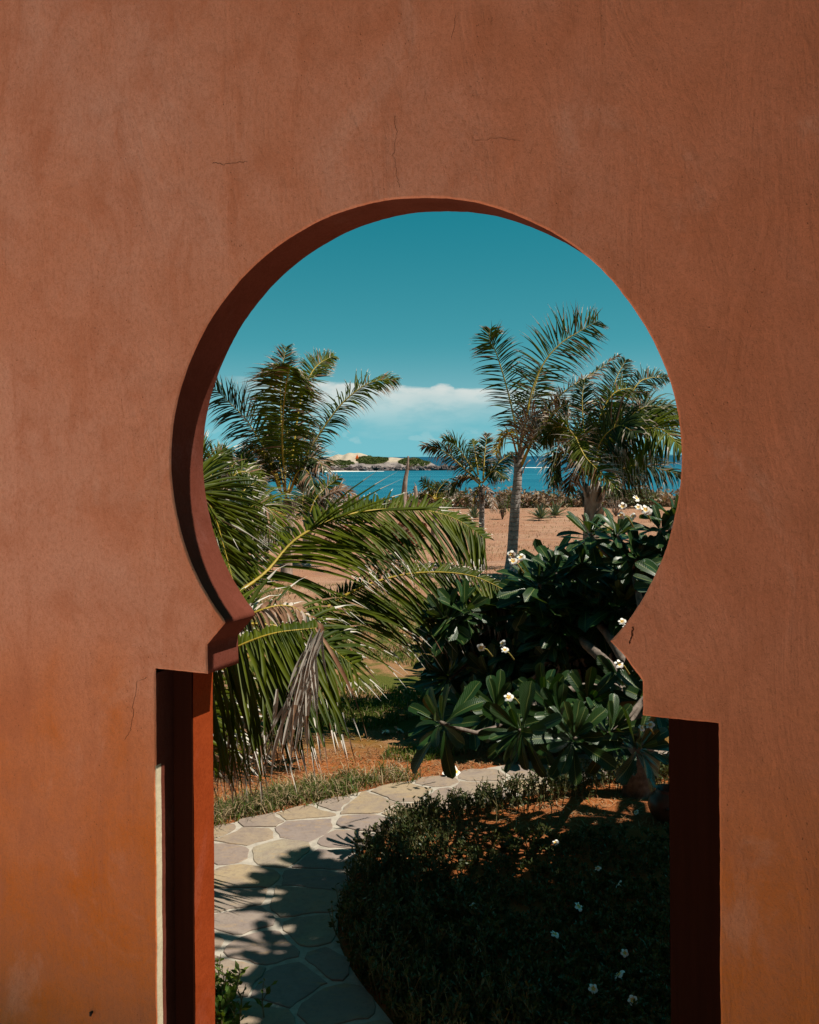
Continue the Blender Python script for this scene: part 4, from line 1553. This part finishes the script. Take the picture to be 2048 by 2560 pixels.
def rosette_mats(c, axis, n, scale, rnd, spread=(0.25, 1.75)):
    """leaf placement matrices of one rosette"""
    axis = axis.normalized()
    a = axis.orthogonal().normalized()
    b = axis.cross(a)
    res = []
    for k in range(n):
        ph = k * 2.39996 + rnd.uniform(-0.25, 0.25)
        u = k / n
        tilt = spread[0] + (spread[1] - spread[0]) * u ** 0.8 + rnd.uniform(-0.15, 0.15)
        rad = a * math.cos(ph) + b * math.sin(ph)
        d = axis * math.cos(tilt) + rad * math.sin(tilt)
        d = (d + Vector((0, 0, -0.22 * u))).normalized()
        nrm = (axis * math.sin(tilt) - rad * math.cos(tilt))
        nrm = (nrm - d * nrm.dot(d)).normalized()
        xx = d.cross(nrm).normalized()
        sc = scale * (0.62 + 0.5 * min(1, u * 2)) * rnd.uniform(0.8, 1.15)
        mat = Matrix((xx, d, nrm)).transposed()
        mat = mat @ Matrix.Rotation(rnd.gauss(0, 0.25), 3, 'Y')
        m4 = (mat * sc).to_4x4()
        m4.translation = c + d * 0.02 - axis * 0.05 * u
        res.append(m4)
    return res


ROS = [  # px, py, distance, leaf scale
    (1390, 1432, 8.2, 1.2), (1475, 1335, 8.6, 1.1), (1544, 1336, 8.4, 1.1), (1653, 1325, 7.8, 1.05), (1613, 1480, 7.6, 1.05),
    (1499, 1538, 7.9, 1.1), (1406, 1560, 8.6, 1.1), (1101, 1806, 6.45, 1.15), (1300, 1826, 6.35, 1.05), (1434, 1846, 6.25, 1.05),
    (1544, 1425, 8.3, 1.05), (1170, 1600, 9.4, 1.1), (1120, 1690, 9.2, 1.1), (1284, 1640, 9.0, 1.1), (1365, 1664, 8.9, 1.1),
    (1260, 1515, 9.6, 1.1), (1190, 1550, 9.7, 1.1), (1467, 1760, 6.8, 1.0), (1528, 1830, 6.4, 1.0), (1600, 1870, 6.3, 1.05),
    (1357, 1750, 6.9, 1.0), (1507, 1640, 8.6, 1.05), (1446, 1600, 8.8, 1.05), (1629, 1385, 8.2, 1.0), (1330, 1490, 9.0, 1.1),
    (1680, 1455, 7.4, 1.0), (1227, 1700, 9.0, 1.1), (1600, 1600, 8.0, 1.05), (1560, 1720, 7.0, 1.0), (1640, 1760, 6.8, 1.0),
    (1455, 1420, 8.8, 1.1), (1335, 1590, 9.2, 1.1), (1690, 1300, 7.8, 1.0), (1690, 1390, 8.2, 1.0), (1330, 1455, 9.2, 1.0),
    (1420, 1500, 8.4, 1.1), (1560, 1560, 7.8, 1.05), (1590, 1400, 8.0, 1.05), (1240, 1770, 6.9, 1.0), (1400, 1790, 6.6, 1.0),
]
LIT = [(690, 1850), (1000, 1862), (1100, 1895), (1300, 1915), (1590, 1950), (1590, 2010), (1280, 2025), (1080, 2035), (960, 2005), (860, 2020), (760, 2070), (640, 2110), (560, 2140), (540, 2000)]
frnd = random.Random(77)
tops = []
vis = []


def shadow_px(c):
    q = c - SUND * (c.z / SUND.z)
    x, y, d = to_px(q)
    return x, y


def shades_lit(c):
    return any(inside(shadow_px(c + Vector((dx, dy, 0))), LIT) for dx, dy in ((0, 0), (.2, 0), (-.2, 0), (0, .15), (0, -.15)))


for (px, py, d, sc) in ROS:
    if 1560 < px and py < 1340:
        pass
    for dd in (0, .3, -.3, .6, -.6, .9, 1.2, 1.5, 1.8, 2.2, 2.6, 3.0):
        c = at(px, py, d + dd)
        if not shades_lit(c) and c.z > .15:
            break
    else:
        c = at(px, py, d)
    ax = Vector(((px - 1480) / 700 + frnd.gauss(0, .2), -0.55 + frnd.gauss(0, .2), 0.85 if py < 1700 else 0.35))
    tops.append(c)
    sc *= min(1.3, max(1, (c.y - 0.3) / d))
    vis.append((c, ax, 24, sc * 0.82))
deep = []
tries = 0
while len(deep) < 190 and tries < 9000:
    tries += 1
    px, py = frnd.uniform(1110, 1720), frnd.uniform(1400, 1900)
    d = frnd.uniform(7.4, 11.8)
    if py < (1520 if px < 1330 else 1400):
        continue
    c = at(px, py, d)
    if c.z < 0.3 or shades_lit(c):
        continue
    tops.append(c)
    deep.append((c, Vector((frnd.gauss(0, .4), -0.4 + frnd.gauss(0, .3), 0.8)), 21, 1.08))
# the part of the crown that rises out of sight to the right and shades the ground and the path
SH = [(700, 2150), (775, 2105), (850, 2095), (1000, 2100), (1180, 2090), (1400, 2065), (1720, 2050), (1760, 2600), (640, 2600), (610, 2420), (650, 2300)]
hid = []
VSH = []
for c, *_ in vis:
    q = c - SUND * (c.z / SUND.z)
    if c.z < 1.3:
        VSH.append((q.x, q.y))
gp = [ground(x, y) for x, y in SH]
gpoly = [(q.x, q.y) for q in gp]
x0, x1 = min(q[0] for q in gpoly), max(q[0] for q in gpoly)
y0, y1 = min(q[1] for q in gpoly), max(q[1] for q in gpoly)
y = y0
row = 0
while y < y1:
    x = x0 + (row % 2) * 0.185
    while x < x1 + 0.6:
        gx, gy = x + frnd.uniform(-.10, .10), y + frnd.uniform(-.08, .08)
        near_vis = any((q[0] - gx) ** 2 + (q[1] - gy) ** 2 < 0.42 ** 2 for q in VSH)
        if inside((gx, gy), gpoly) and not (near_vis and frnd.random() < 0.97):
            for h in [2.4 + 0.15 * i for i in range(36)]:
                c = Vector((gx, gy, 0)) + SUND * (h / SUND.z)
                qx, qy, qd = to_px(c)
                if qx - 0.44 * F / qd > 1745:
                    h += frnd.uniform(0, 0.5)
                    c = Vector((gx, gy, 0)) + SUND * (h / SUND.z)
                    hid.append((c, Vector((frnd.gauss(0, .4), frnd.gauss(0, .4), 1)), 13 if gx < -0.28 else 17, 1.12))
                    if gx > -0.28:
                        for _ in range(3):
                            hid.append((c + Vector((frnd.uniform(-.2, .2), frnd.uniform(-.15, .15), frnd.uniform(-.05, .5))), Vector((frnd.gauss(0, .4), frnd.gauss(0, .4), 1)), 16, 1.2))
                    break
        x += 0.345
    y += 0.28
    row += 1

lf = MB()
cnt = 0
rnd = random.Random(99)
place = []
for grp in (vis, deep, hid):
    for (c, ax, n, sc) in grp:
        for m4 in rosette_mats(c, ax, n, sc, rnd):
            place.append((m4, grp is vis, 0 if grp is vis else 6))
LV, LFc, LUV = [], [], []
off = 0
for i, (m4, v, lod) in enumerate(place):
    k = rnd.randrange(6)
    if v and cnt < 298:
        o = bpy.data.objects.new('leaf', LEAFM[k])
        COL.objects.link(o)
        o.parent = ft
        mm = m4.copy()
        mm.translation = mm.translation - ft.location
        o.matrix_local = mm
        cnt += 1
    else:
        vv, ff, uu = LEAF_DATA[k + lod]
        A4 = np.array(m4)
        LV.append(vv @ A4[:3, :3].T + A4[:3, 3] - np.array(ft.location))
        LFc += [tuple(q + off for q in f) for f in ff]
        LUV += [c for u in uu for c in u]
        off += len(vv)
me = bpy.data.meshes.new('leaves')
me.from_pydata(np.concatenate(LV).tolist(), [], LFc)
me.materials.append(M['frangi'])
ul = me.uv_layers.new(name='UVMap')
ul.data.foreach_set('uv', np.array(LUV).ravel())
me.polygons.foreach_set('use_smooth', [True] * len(LFc))
o = bpy.data.objects.new('leaves', me)
COL.objects.link(o)
o.parent = ft
o['kind'] = 'stuff'
for me_ in LEAFM:
    me_.polygons.foreach_set('use_smooth', [True] * len(me_.polygons))


def fr_branches():
    base = Vector((ftrunk.x, ftrunk.y, 0))
    mb = MB()
    fork = base + Vector((0.05, -0.1, 0.75))
    mb.tube([base + Vector((0, 0, -0.05)), base + Vector((0.02, -0.03, 0.3)), fork], [0.12, 0.10, 0.09], 10)
    mb.build('trunk', [M['frangi_bark']], ft)
    nodes = []
    hc = sum((c for c, *_ in hid), Vector()) / len(hid)
    q = base + Vector((1.3, -0.6, 0.7))
    mb = MB()
    mb.tube(catmull([fork, q, hc + Vector((0.3, 0, -0.6))], 10), [0.08 - 0.003 * i for i in range(11)], 8)
    mb.build('branch', [M['frangi_bark']], ft)
    mb = MB()
    for c, *_ in hid[::3]:
        mb.tube(catmull([hc + Vector((0.3, 0, -0.6)), hc.lerp(c, .6) + Vector((0.2, 0, -0.2)), c], 4), [0.03, 0.025, 0.02, 0.018, 0.016], 5)
    mb.build('branches', [M['frangi_bark']], ft)['kind'] = 'stuff'
    limbs = [(-0.9, -0.55, 0.15), (-0.2, -0.9, 0.25), (-0.4, 1.4, 0.6), (0.1, 0.9, 0.9), (-0.9, 1.9, 0.5), (0.2, 2.4, 0.8)]
    for lb in limbs:
        e = fork + Vector(lb)
        mid = fork.lerp(e, 0.5) + Vector((0.05, 0.05, 0.08))
        mb = MB()
        mb.tube(catmull([fork, mid, e], 8), [0.055 * (1 - 0.085 * i) for i in range(9)], 8)
        mb.build('branch', [M['frangi_bark']], ft)
        nodes += [mid, e]
    mb = MB()
    for c in tops:
        nd = min(nodes, key=lambda q: (q - c).length)
        dirv = c - nd
        mid = nd.lerp(c, 0.55) + Vector((0, 0, -0.16 * dirv.length))
        mb.tube(catmull([nd, mid, c], 5), [0.020, 0.018, 0.016, 0.015, 0.014, 0.013], 5)
    o = mb.build('branches', [M['frangi_bark']], ft)
    o['kind'] = 'stuff'


fr_branches()


def flower_mesh(seed, openness=0.5):
    rnd = random.Random(seed)
    mb = MB()
    for k in range(5):
        a = k * 2 * math.pi / 5 + rnd.gauss(0, 0.06)
        ca, sa = math.cos(a), math.sin(a)
        n = 5
        rows = []
        for i in range(n + 1):
            u = i / n
            r = 0.004 + 0.036 * u
            w = 0.019 * math.sin(math.pi * (0.12 + 0.80 * u)) ** 0.8
            z = 0.012 * openness * math.sin(u * 2.2) + 0.004 * rnd.gauss(0, 0.3) - 0.010 * u * u
            row_ = []
            for j in (-1, 0, 1):
                x, y_ = r, j * w + 0.006 * u
                row_.append(mb.vert((x * ca - y_ * sa, x * sa + y_ * ca, z + 0.004 * j)))
            rows.append(row_)
        for i in range(n):
            for j in range(2):
                mb.face((rows[i][j], rows[i][j + 1], rows[i + 1][j + 1], rows[i + 1][j]), 0,
                        [(j / 2, i / n), ((j + 1) / 2, i / n), ((j + 1) / 2, (i + 1) / n), (j / 2, (i + 1) / n)])
    mb.tube([(0, 0, 0.003), (0.002, 0, -0.012), (0.006, 0.003, -0.03)], [0.004, 0.0032, 0.0025], 6, 0)
    return mb.mesh('flower', [M['petal']])


FLM = [flower_mesh(k, 0.4 + 0.25 * k) for k in range(3)]


def put_flower(name, p, nrm, sc, parent=None, seed=0):
    o = bpy.data.objects.new(name, FLM[seed % 3])
    COL.objects.link(o)
    q = Vector(nrm).to_track_quat('Z', 'Y').to_matrix().to_4x4()
    mm = Matrix.Translation(p) @ q @ Matrix.Rotation(seed * 1.3, 4, 'Z') @ Matrix.Scale(sc, 4)
    if parent:
        o.parent = parent
        mm.translation = mm.translation - parent.location
    o.matrix_local = mm
    return o


rnd = random.Random(5)
for (px, py, d, n) in ((1203, 1619, 7.6, 1), (1258, 1627, 7.6, 2), (1272, 1743, 6.5, 1), (1566, 1573, 6.1, 4), (1548, 1660, 6.3, 1), (1609, 1812, 6.1, 2),
                       (1279, 1402, 6.7, 3), (1605, 1270, 6.7, 4), (1560, 1285, 6.7, 3)):
    for k in range(n):
        p = at(px + (rnd.gauss(0, 11) if n > 1 else 0), py + (rnd.gauss(0, 8) if n > 1 else 0), d + rnd.uniform(-.05, .05))
        put_flower('flower', p, (rnd.gauss(-0.2, .4), -0.8, rnd.gauss(0.5, .4)), rnd.uniform(0.6, 0.85), ft, k)
    mb = MB()
    c = at(px, py, d)
    mb.tube([c + Vector((0.10, 0.16, -0.10)), c + Vector((0.05, 0.09, -0.03)), c + Vector((0.0, 0.02, -0.005))], [0.006, 0.005, 0.003], 5)
    mb.build('flower_stalk', [M['frangi_stalk']], ft)

# fallen flowers
FALL = [
    (998, 1823, 1.35, 'open white frangipani flower fallen on red soil left of the lowest leaf rosette'),
    (962, 1829, 1.15, 'crumpled white frangipani flower touching the open one on the red soil, left'),
    (1138, 1929, 1.45, 'bright open frangipani flower fallen by the far edge of the flagstone path'),
    (1119, 1933, 1.25, 'half shaded frangipani flower tucked under the bright one at the path edge'),
    (1591, 2031, 0.9, 'small fallen flower at the lit soil strip near the round pot'),
    (1389, 2107, 1.0, 'fallen flower alone in the upper part of the dark shade'),
    (1495, 2171, 0.9, 'fallen flower in dark shade, half way to the door jamb, second row down'),
    (1547, 2210, 1.1, 'flat fallen flower in dark shade close to the door jamb'),
    (1446, 2267, 1.2, 'larger fallen flower in the middle of the dark shade'),
    (1182, 2266, 1.1, 'fallen flower beside the sun flecks in the shade'),
    (1387, 2336, 1.1, 'tilted fallen flower below the larger one in the dark shade'),
    (1562, 2383, 0.9, 'fallen flower low in the shade beside the door jamb'),
    (1547, 2437, 1.4, 'curled pair of petals low in the shade, second from the bottom'),
    (1483, 2472, 1.0, 'faint fallen flower near the bottom of the shade'),
    (1582, 2501, 1.0, 'lowest fallen flower at the bottom corner of the shade'),
]
for k, (px, py, sc, lab) in enumerate(FALL):
    p = ground(px, py, 0.035 if k < 4 else 0.085)
    o = put_flower('fallen_flower', p, (rnd.gauss(0, .45), -0.35 + rnd.gauss(0, .4), 0.8), sc * (1 if k < 4 else 0.58), None, k)
    tag(o, lab, 'flower', 'fallen frangipani flowers')

# ------------------------------------------------------------------ grasses, borders, litter


def blades(name, pts, hrange, wrange, lean, mats, seed, label, cat='grass', segs=2, kind='stuff', mw=None):
    r = np.random.RandomState(seed)
    pts = np.array(pts)
    n = len(pts)
    h = r.uniform(hrange[0], hrange[1], n)
    w = r.uniform(wrange[0], wrange[1], n)
    a = r.uniform(0, 2 * np.pi, n)
    ln = r.normal(0, lean, (n, 2))
    dx, dy = np.cos(a) * w / 2, np.sin(a) * w / 2
    b = pts
    V = np.zeros((n, 5, 3))
    V[:, 0] = b + np.stack([dx, dy, 0 * dx], 1)
    V[:, 1] = b - np.stack([dx, dy, 0 * dx], 1)
    mid = b + np.stack([ln[:, 0] * h * 0.35, ln[:, 1] * h * 0.35, h * 0.6], 1)
    V[:, 2] = mid - np.stack([dx, dy, 0 * dx], 1) * 0.75
    V[:, 3] = mid + np.stack([dx, dy, 0 * dx], 1) * 0.75
    nn = np.hypot(ln[:, 0], ln[:, 1])
    V[:, 4] = b + np.stack([ln[:, 0] * h, ln[:, 1] * h, h / np.sqrt(1 + nn ** 2 * .6)], 1)
    me = bpy.data.meshes.new(name)
    ar = np.arange(n) * 5
    faces = []
    for i in ar.tolist():
        faces.append((i, i + 1, i + 2, i + 3))
        faces.append((i + 3, i + 2, i + 4))
    me.from_pydata(V.reshape(-1, 3).tolist(), [], faces)
    for mt in mats:
        me.materials.append(mt)
    mi = r.choice(len(mats), n, p=mw)
    me.polygons.foreach_set('material_index', np.repeat(mi, 2).tolist())
    o = bpy.data.objects.new(name, me)
    COL.objects.link(o)
    return tag(o, label, cat, kind=kind)


def gz(x, y):
    return terrain_z(x, y)


r2 = random.Random(31)
# lawn patches between the path and the field
pts = []
while len(pts) < 46000:
    y = 8.4 + 12 * r2.random() ** 1.3
    x = r2.uniform(-0.32, 0.30) * y
    m_ = noise.noise((x * 0.9, y * 0.9, 2.0)) + 0.5 * noise.noise((x * 2.7, y * 2.7, 5.0))
    if m_ > 0.05 and y > 8.4 + 0.6 * x:
        pts.append((x, y, gz(x, y) - 0.005))
blades('lawn_grass', pts, (0.025, 0.085), (0.006, 0.013), 0.5, [M['grass'], M['straw']], 1, 'patchy short green lawn grass beyond the path', mw=[0.82, 0.18])
# dry grass of the field
pts = []
while len(pts) < 26000:
    y = 13 + 36 * r2.random() ** 1.5
    x = r2.uniform(-0.34, 0.32) * y
    if noise.noise((x * 0.35, y * 0.6, 9.0)) > -0.15:
        pts.append((x, y, gz(x, y) - 0.005))
blades('field_grass', pts, (0.03, 0.12), (0.008, 0.02), 0.9, [M['straw'], M['litter'], M['grass']], 2, 'short dry straw coloured grass of the field', mw=[0.55, 0.40, 0.05])
# litter and straw on the red soil beside the path
pts = []
while len(pts) < 9000:
    y = r2.uniform(6.9, 9.4)
    x = r2.uniform(-2.4, 2.2)
    if not inside((x, y), path_poly) and noise.noise((x * 1.5, y * 1.5, 3)) > -0.35:
        pts.append((x, y, gz(x, y) + 0.004))
blades('straw_litter', pts, (0.01, 0.035), (0.003, 0.012), 2.2, [M['straw'], M['litter'], M['grass']], 3, 'dry straw and leaf scraps on the red soil', 'litter', mw=[0.35, 0.57, 0.08])
# tussocks along the far edge of the path
pts = []
cen = []
for i in range(20, 60):
    q = outc[i]
    cen.append((q.x, q.y))
for k in range(270):
    u = r2.uniform(0.265, 0.62) * 60
    i = int(u)
    q = outc[i].lerp(outc[min(i + 1, 60)], u - i)
    t = (outc[min(i + 1, 60)] - outc[max(i - 1, 0)]).normalized()
    nrm = Vector((t.y, -t.x, 0))
    if inside((q.x + nrm.x * 0.15, q.y + nrm.y * 0.15), path_poly):
        nrm = -nrm
    off_ = r2.uniform(0.04, 0.36)
    cx_, cy_ = q.x + nrm.x * off_, q.y + nrm.y * off_
    for j in range(int(r2.uniform(6, 46))):
        pts.append((cx_ + r2.gauss(0, 0.05), cy_ + r2.gauss(0, 0.05), 0))
blades('border_grass', pts, (0.03, 0.15), (0.005, 0.011), 0.7, [M['grass'], M['straw'], M['hedge']], 4, 'rough grass tussocks along the far edge of the path', mw=[0.36, 0.44, 0.20])


def border_plants(name, spots, hr, seed, label, kind='stuff', cat='border plants', leaf=0.03, dense=1.0, mats=None):
    """upright forked stems with small oblong leaves"""
    rnd = random.Random(seed)
    mb = MB()
    for (x, y) in spots:
        H = rnd.uniform(*hr)
        base = Vector((x, y, 0))
        lean = Vector((rnd.gauss(0, .22), rnd.gauss(0, .22), 1)).normalized()
        tips = []
        m1 = base + lean * H * 0.5
        tops_ = [m1 + Vector((rnd.gauss(0, .3), rnd.gauss(0, .3), 1)).normalized() * H * 0.5 * rnd.uniform(.7, 1.1) for _ in range(2 if rnd.random() < .6 else 3)]
        mb.tube([base, m1], [0.004, 0.003], 4, 1, False)
        for tp in tops_:
            mb.tube([m1, tp], [0.003, 0.0018], 3, 1, False)
            for _ in range(int(7 * dense)):
                k = rnd.uniform(0.0, 1.05)
                p = m1.lerp(tp, k) if rnd.random() < .75 else base.lerp(m1, rnd.uniform(.3, 1))
                d = Vector((rnd.gauss(0, .8), rnd.gauss(0, .8), rnd.uniform(.2, 1.1))).normalized()
                w = d.cross(Vector((rnd.gauss(0, 1), rnd.gauss(0, 1), .5))).normalized()
                L = leaf * rnd.uniform(.6, 1.3)
                a = mb.vert(p)
                b = mb.vert(p + d * L * .55 + w * L * .2)
                c = mb.vert(p + d * L)
                e = mb.vert(p + d * L * .55 - w * L * .2)
                mb.face((a, b, c, e), 0)
    o = mb.build(name, mats or [M['hedge'], M['hedge_stem']], smooth=False)
    return tag(o, label, cat, kind=kind)


spots = []
for k in range(900):
    u = r2.uniform(0.06, 0.86) * 60
    i = int(u)
    q = innc[i].lerp(innc[min(i + 1, 60)], u - i)
    t = (innc[min(i + 1, 60)] - innc[max(i - 1, 0)]).normalized()
    nrm = Vector((-t.y, t.x, 0))
    if inside((q.x + nrm.x * 0.15, q.y + nrm.y * 0.15), path_poly):
        nrm = -nrm
    o_ = r2.gauss(0.08, 0.13) if u < 24 else r2.gauss(0.16, 0.24)
    o_ = abs(o_) + 0.015
    spots.append((q.x + nrm.x * o_, q.y + nrm.y * o_))
border_plants('border_hedge', spots, (0.10, 0.24), 8, 'low forked border plants along the near edge of the path', leaf=0.032)
spots = []
while len(spots) < 500:
    p = ground(r2.uniform(860, 1240), r2.uniform(2270, 2600))
    if noise.noise((p.x * 2, p.y * 2, 0)) > -0.1 and not inside((p.x, p.y), path_poly):
        spots.append((p.x, p.y))
border_plants('ground_cover', spots, (0.05, 0.16), 9, 'low leafy ground cover in the shade of the frangipani', leaf=0.035)
spots = []  # extra low plants over bare soil, added to deepen the shade
while len(spots) < 2300:
    p = ground(r2.uniform(980, 1720), r2.uniform(2085, 2620))
    if noise.noise((p.x * 1.3, p.y * 1.3, 4)) > -0.75 and not inside((p.x, p.y), path_poly):
        spots.append((p.x, p.y))
border_plants('ground_cover', spots, (0.03, 0.09), 19, 'very low ground cover added to darken the soil in the deepest shade', leaf=0.03)
spots = []
for _ in range(60):
    p = ground(r2.gauss(545, 40), 2560 + r2.gauss(10, 45))
    spots.append((p.x, p.y))
border_plants('leafy_plant', spots, (0.08, 0.2), 10, 'small bright green leafy plant at the foot of the left door reveal', None, 'plant', leaf=0.045,
              mats=[M['grass'], M['hedge_stem']])

# ------------------------------------------------------------------ far garden: shrubs, agaves, dead trunks, sticks, pot


def agave(px, py, rpx, label, seed, n=34, spread=1.35):
    rnd = random.Random(seed)
    p = ground(px, py)
    d = to_px(p)[2]
    R = 1.25 * rpx / F * d
    p.z = gz(p.x, p.y)
    root = empty('agave', p, label, 'agave', 'agaves in the field')
    for k in range(n):
        a = k * 2.39996
        tilt = 0.12 + spread * (k / n) + rnd.gauss(0, .06)
        d_ = Vector((math.cos(a) * math.sin(tilt), math.sin(a) * math.sin(tilt), math.cos(tilt)))
        w = d_.cross(Vector((0, 0, 1)))
        w = w.normalized() if w.length > 1e-3 else Vector((1, 0, 0))
        nr = d_.cross(w)
        mb = MB()
        L = R * rnd.uniform(0.9, 1.25)
        prev = None
        for i in range(5):
            u = i / 4
            c = p + d_ * (0.03 + L * u) + Vector((0, 0, 0.05 - 0.10 * L * u * u))
            ww = L * 0.075 * (0.8 + 0.5 * u if u < .4 else (1 - u) * 1.66) + 0.001
            cur = (mb.vert(c + w * ww - nr * ww * .5), mb.vert(c), mb.vert(c - w * ww - nr * ww * .5))
            if prev:
                mb.face((prev[0], prev[1], cur[1], cur[0]))
                mb.face((prev[1], prev[2], cur[2], cur[1]))
            prev = cur
        mb.build('blade', [M['agave']], root)


agave(1352, 1302, 33, 'wider grey green agave standing alone in the dry field', 1)
agave(1389, 1294, 31, 'darker agave just behind and right of the wider one', 2, spread=1.5)
agave(1160, 1262, 28, 'agave at the field edge left of the small slim palm', 3)
agave(1186, 1300, 26, 'agave at the foot of the small slim palm', 4)


def bush(name, px, py, wpx, hpx, label, mats, mw, seed, n=900, size=0.10, twigs=14, cat='shrub', group=None, gp_=None, depth=None):
    rnd = random.Random(seed)
    if depth:
        p = at(px, py, depth)
        p.z = gz(p.x, p.y)
        d = depth
    else:
        p = ground(px, py)
        d = to_px(p)[2]
        p.z = gz(p.x, p.y)
    root = empty(name, p, label, cat, group)
    wd, hg = wpx / F * d / 2, hpx / F * d
    mb = MB()
    for k in range(twigs):
        a = rnd.uniform(0, 6.28)
        e = p + Vector((math.cos(a) * wd * rnd.uniform(.2, .8), math.sin(a) * wd * rnd.uniform(.2, .8), hg * rnd.uniform(.5, .98)))
        md = p.lerp(e, .5) + Vector((rnd.gauss(0, .05), rnd.gauss(0, .05), .03))
        mb.tube([p, md, e], [0.018, 0.012, 0.004], 4)
        for q in range(3):
            s = md.lerp(e, rnd.random())
            mb.tube([s, s + Vector((rnd.gauss(0, .15), rnd.gauss(0, .15), rnd.uniform(.05, .3) * hg))], [0.006, 0.002], 3)
    mb.build('stems', [M['twig']], root)
    if n:
        mb = MB()
        for k in range(9):
            a = rnd.uniform(0, 6.28)
            rr_ = rnd.uniform(0.1, .62)
            c = p + Vector((math.cos(a) * wd * rr_, math.sin(a) * wd * rr_, hg * rnd.uniform(.35, .72)))
            leaf_cloud(mb, c, (wd * .45, wd * .45, hg * .32), n // 9, size, rnd, mats=list(range(len(mats))) if mw is None else mw, hollow=0.1)
        mb.build('foliage', mats, root, smooth=False)
    return root


bush('thorn_shrub', 1256, 1300, 44, 62, 'thin bare twiggy shrub between the small and the tall palm', [M['scrub']], None, 1, 160, 0.10, 16)
bush('thorn_shrub', 1540, 1290, 60, 55, 'bare forked shrub right of the bushy palm trunk', [M['scrub_dry']], None, 2, 60, 0.08, 16)
bush('green_shrub', 905, 1262, 110, 62, 'rounded green shrub by the water right of the young palm', [M['scrub'], M['hedge']], None, 3, 1700, 0.16, 10, depth=40)
bush('withered_shrub', 1000, 1385, 190, 95, 'withered red brown shrub seen through the nearest palm fronds', [M['scrub_red'], M['scrub_dry']], None, 4, 2600, 0.13, 26, depth=26)
bush('withered_shrub', 880, 1370, 130, 60, 'lower reddish dry shrub left of the withered one', [M['scrub_red'], M['scrub_dry']], None, 5, 1500, 0.12, 18, depth=28)
bush('green_shrub', 640, 1330, 170, 130, 'dense dark green shrub behind the left palms', [M['hedge'], M['scrub']], None, 6, 3200, 0.15, 18, depth=26)
bush('green_shrub', 1590, 1262, 150, 48, 'dark green shrub on the right at the far edge of the field', [M['scrub'], M['hedge']], None, 7, 2200, 0.18, 12, depth=49)
bush('green_shrub', 1270, 1240, 60, 45, 'olive shrub directly behind the tall palm trunk', [M['scrub'], M['scrub_dry']], None, 8, 900, 0.16, 10, depth=50)

# continuous coastal scrub along the field edge
for (x0, x1, dmin, dmax, hh_, mats, lab, seed, n) in (
        (1030, 1720, 51, 56, (0.5, 1.15), [M['scrub_dry'], M['scrub'], M['twig']], 'belt of dry brownish coastal scrub at the far edge of the field', 41, 150),
        (560, 1100, 52, 58, (0.3, 0.75), [M['scrub'], M['scrub_dry']], 'belt of greener coastal scrub along the shore at the left', 42, 130)):
    rnd = random.Random(seed)
    mb = MB()
    for k in range(n):
        px, d = rnd.uniform(x0, x1), rnd.uniform(dmin, dmax)
        x = (px - CX) / F * d
        H = rnd.uniform(*hh_)
        z = gz(x, d) + 0.1
        mt = 0 if rnd.random() < .62 else 1
        leaf_cloud(mb, (x, d, z + H * .5), (rnd.uniform(.5, 1.1), .7, H * .55), 130, 0.22, rnd, mats=[mt, mt, 0, len(mats) - 1], hollow=0.1)
    tag(mb.build('coastal_scrub', mats, smooth=False), lab, 'scrub', kind='stuff')


def dead_trunk(px_list, d, r0, r1, label, seed):
    base = at(px_list[0][0], px_list[0][1], d)
    base.z = gz(base.x, base.y) - 0.02
    root = empty('dead_palm_trunk', base, label, 'dead trunk', 'dead palm trunks by the shore')
    trunk_part(root, [base] + [at(x, y, d) for x, y in px_list[1:]], r0, r1, seed, M['husk'], 0.1)
    rnd = random.Random(seed)
    top = at(*px_list[-1], d)
    mb = MB()
    for k in range(5):
        p = top + Vector((rnd.gauss(0, .02), 0, -rnd.uniform(0, .5)))
        mb.tube([p, p + Vector((rnd.gauss(0, .12), rnd.gauss(0, .1), rnd.uniform(.02, .2)))], [0.02, 0.004], 4)
    mb.build('splinters', [M['twig']], root)


dead_trunk([(1007, 1340), (1009, 1260), (1013, 1205), (1019, 1170), (1021, 1140)], 34, 0.13, 0.03, 'tall bare dead palm trunk in front of the island', 1)
dead_trunk([(1030, 1340), (1032, 1270), (1040, 1240), (1038, 1215)], 34, 0.10, 0.05, 'short broken dead palm trunk just right of the tall dead one', 2)
dead_trunk([(1086, 1372), (1086, 1345), (1085, 1320)], 28.2, 0.11, 0.09, 'short cut palm stump behind the tip of the nearest frond', 3)

# stick in the shade
a, b = ground(1222, 2448, 0.03), ground(1322, 2472, 0.03)
st = MB()
st.tube(catmull([a, a.lerp(b, .4) + Vector((0, .03, .01)), b], 8), [0.008, 0.009, 0.010, 0.009, 0.011, 0.010, 0.010, 0.012, 0.012], 6)
tag(st.build('fallen_stick', [M['twig']]), 'thin pale fallen stick lying in the dark shade', 'stick')

# round pot
p = ground(1668, 2052)
p.z = 0
pot = empty('round_pot', p, 'dark round clay pot half hidden by the right door jamb', 'pot')
mb = MB()
prof = [(0.001, 0.0), (0.07, 0.0), (0.115, 0.05), (0.135, 0.11), (0.125, 0.17), (0.09, 0.205), (0.075, 0.22), (0.085, 0.235), (0.078, 0.235), (0.068, 0.22), (0.07, 0.15), (0.001, 0.13)]
mb.lathe(p, prof, 28)
mb.build('body', [M['pot']], pot)
mb = MB()
q = p + Vector((0, -0.128, 0.12))
mb.tube([q + Vector((-0.035, 0.004, 0)), q + Vector((-0.025, -0.02, 0.012)), q + Vector((0, -0.028, 0.016)), q + Vector((0.025, -0.02, 0.012)), q + Vector((0.035, 0.004, 0))], [0.009] * 5, 6)
mb.build('handle', [M['pot']], pot)
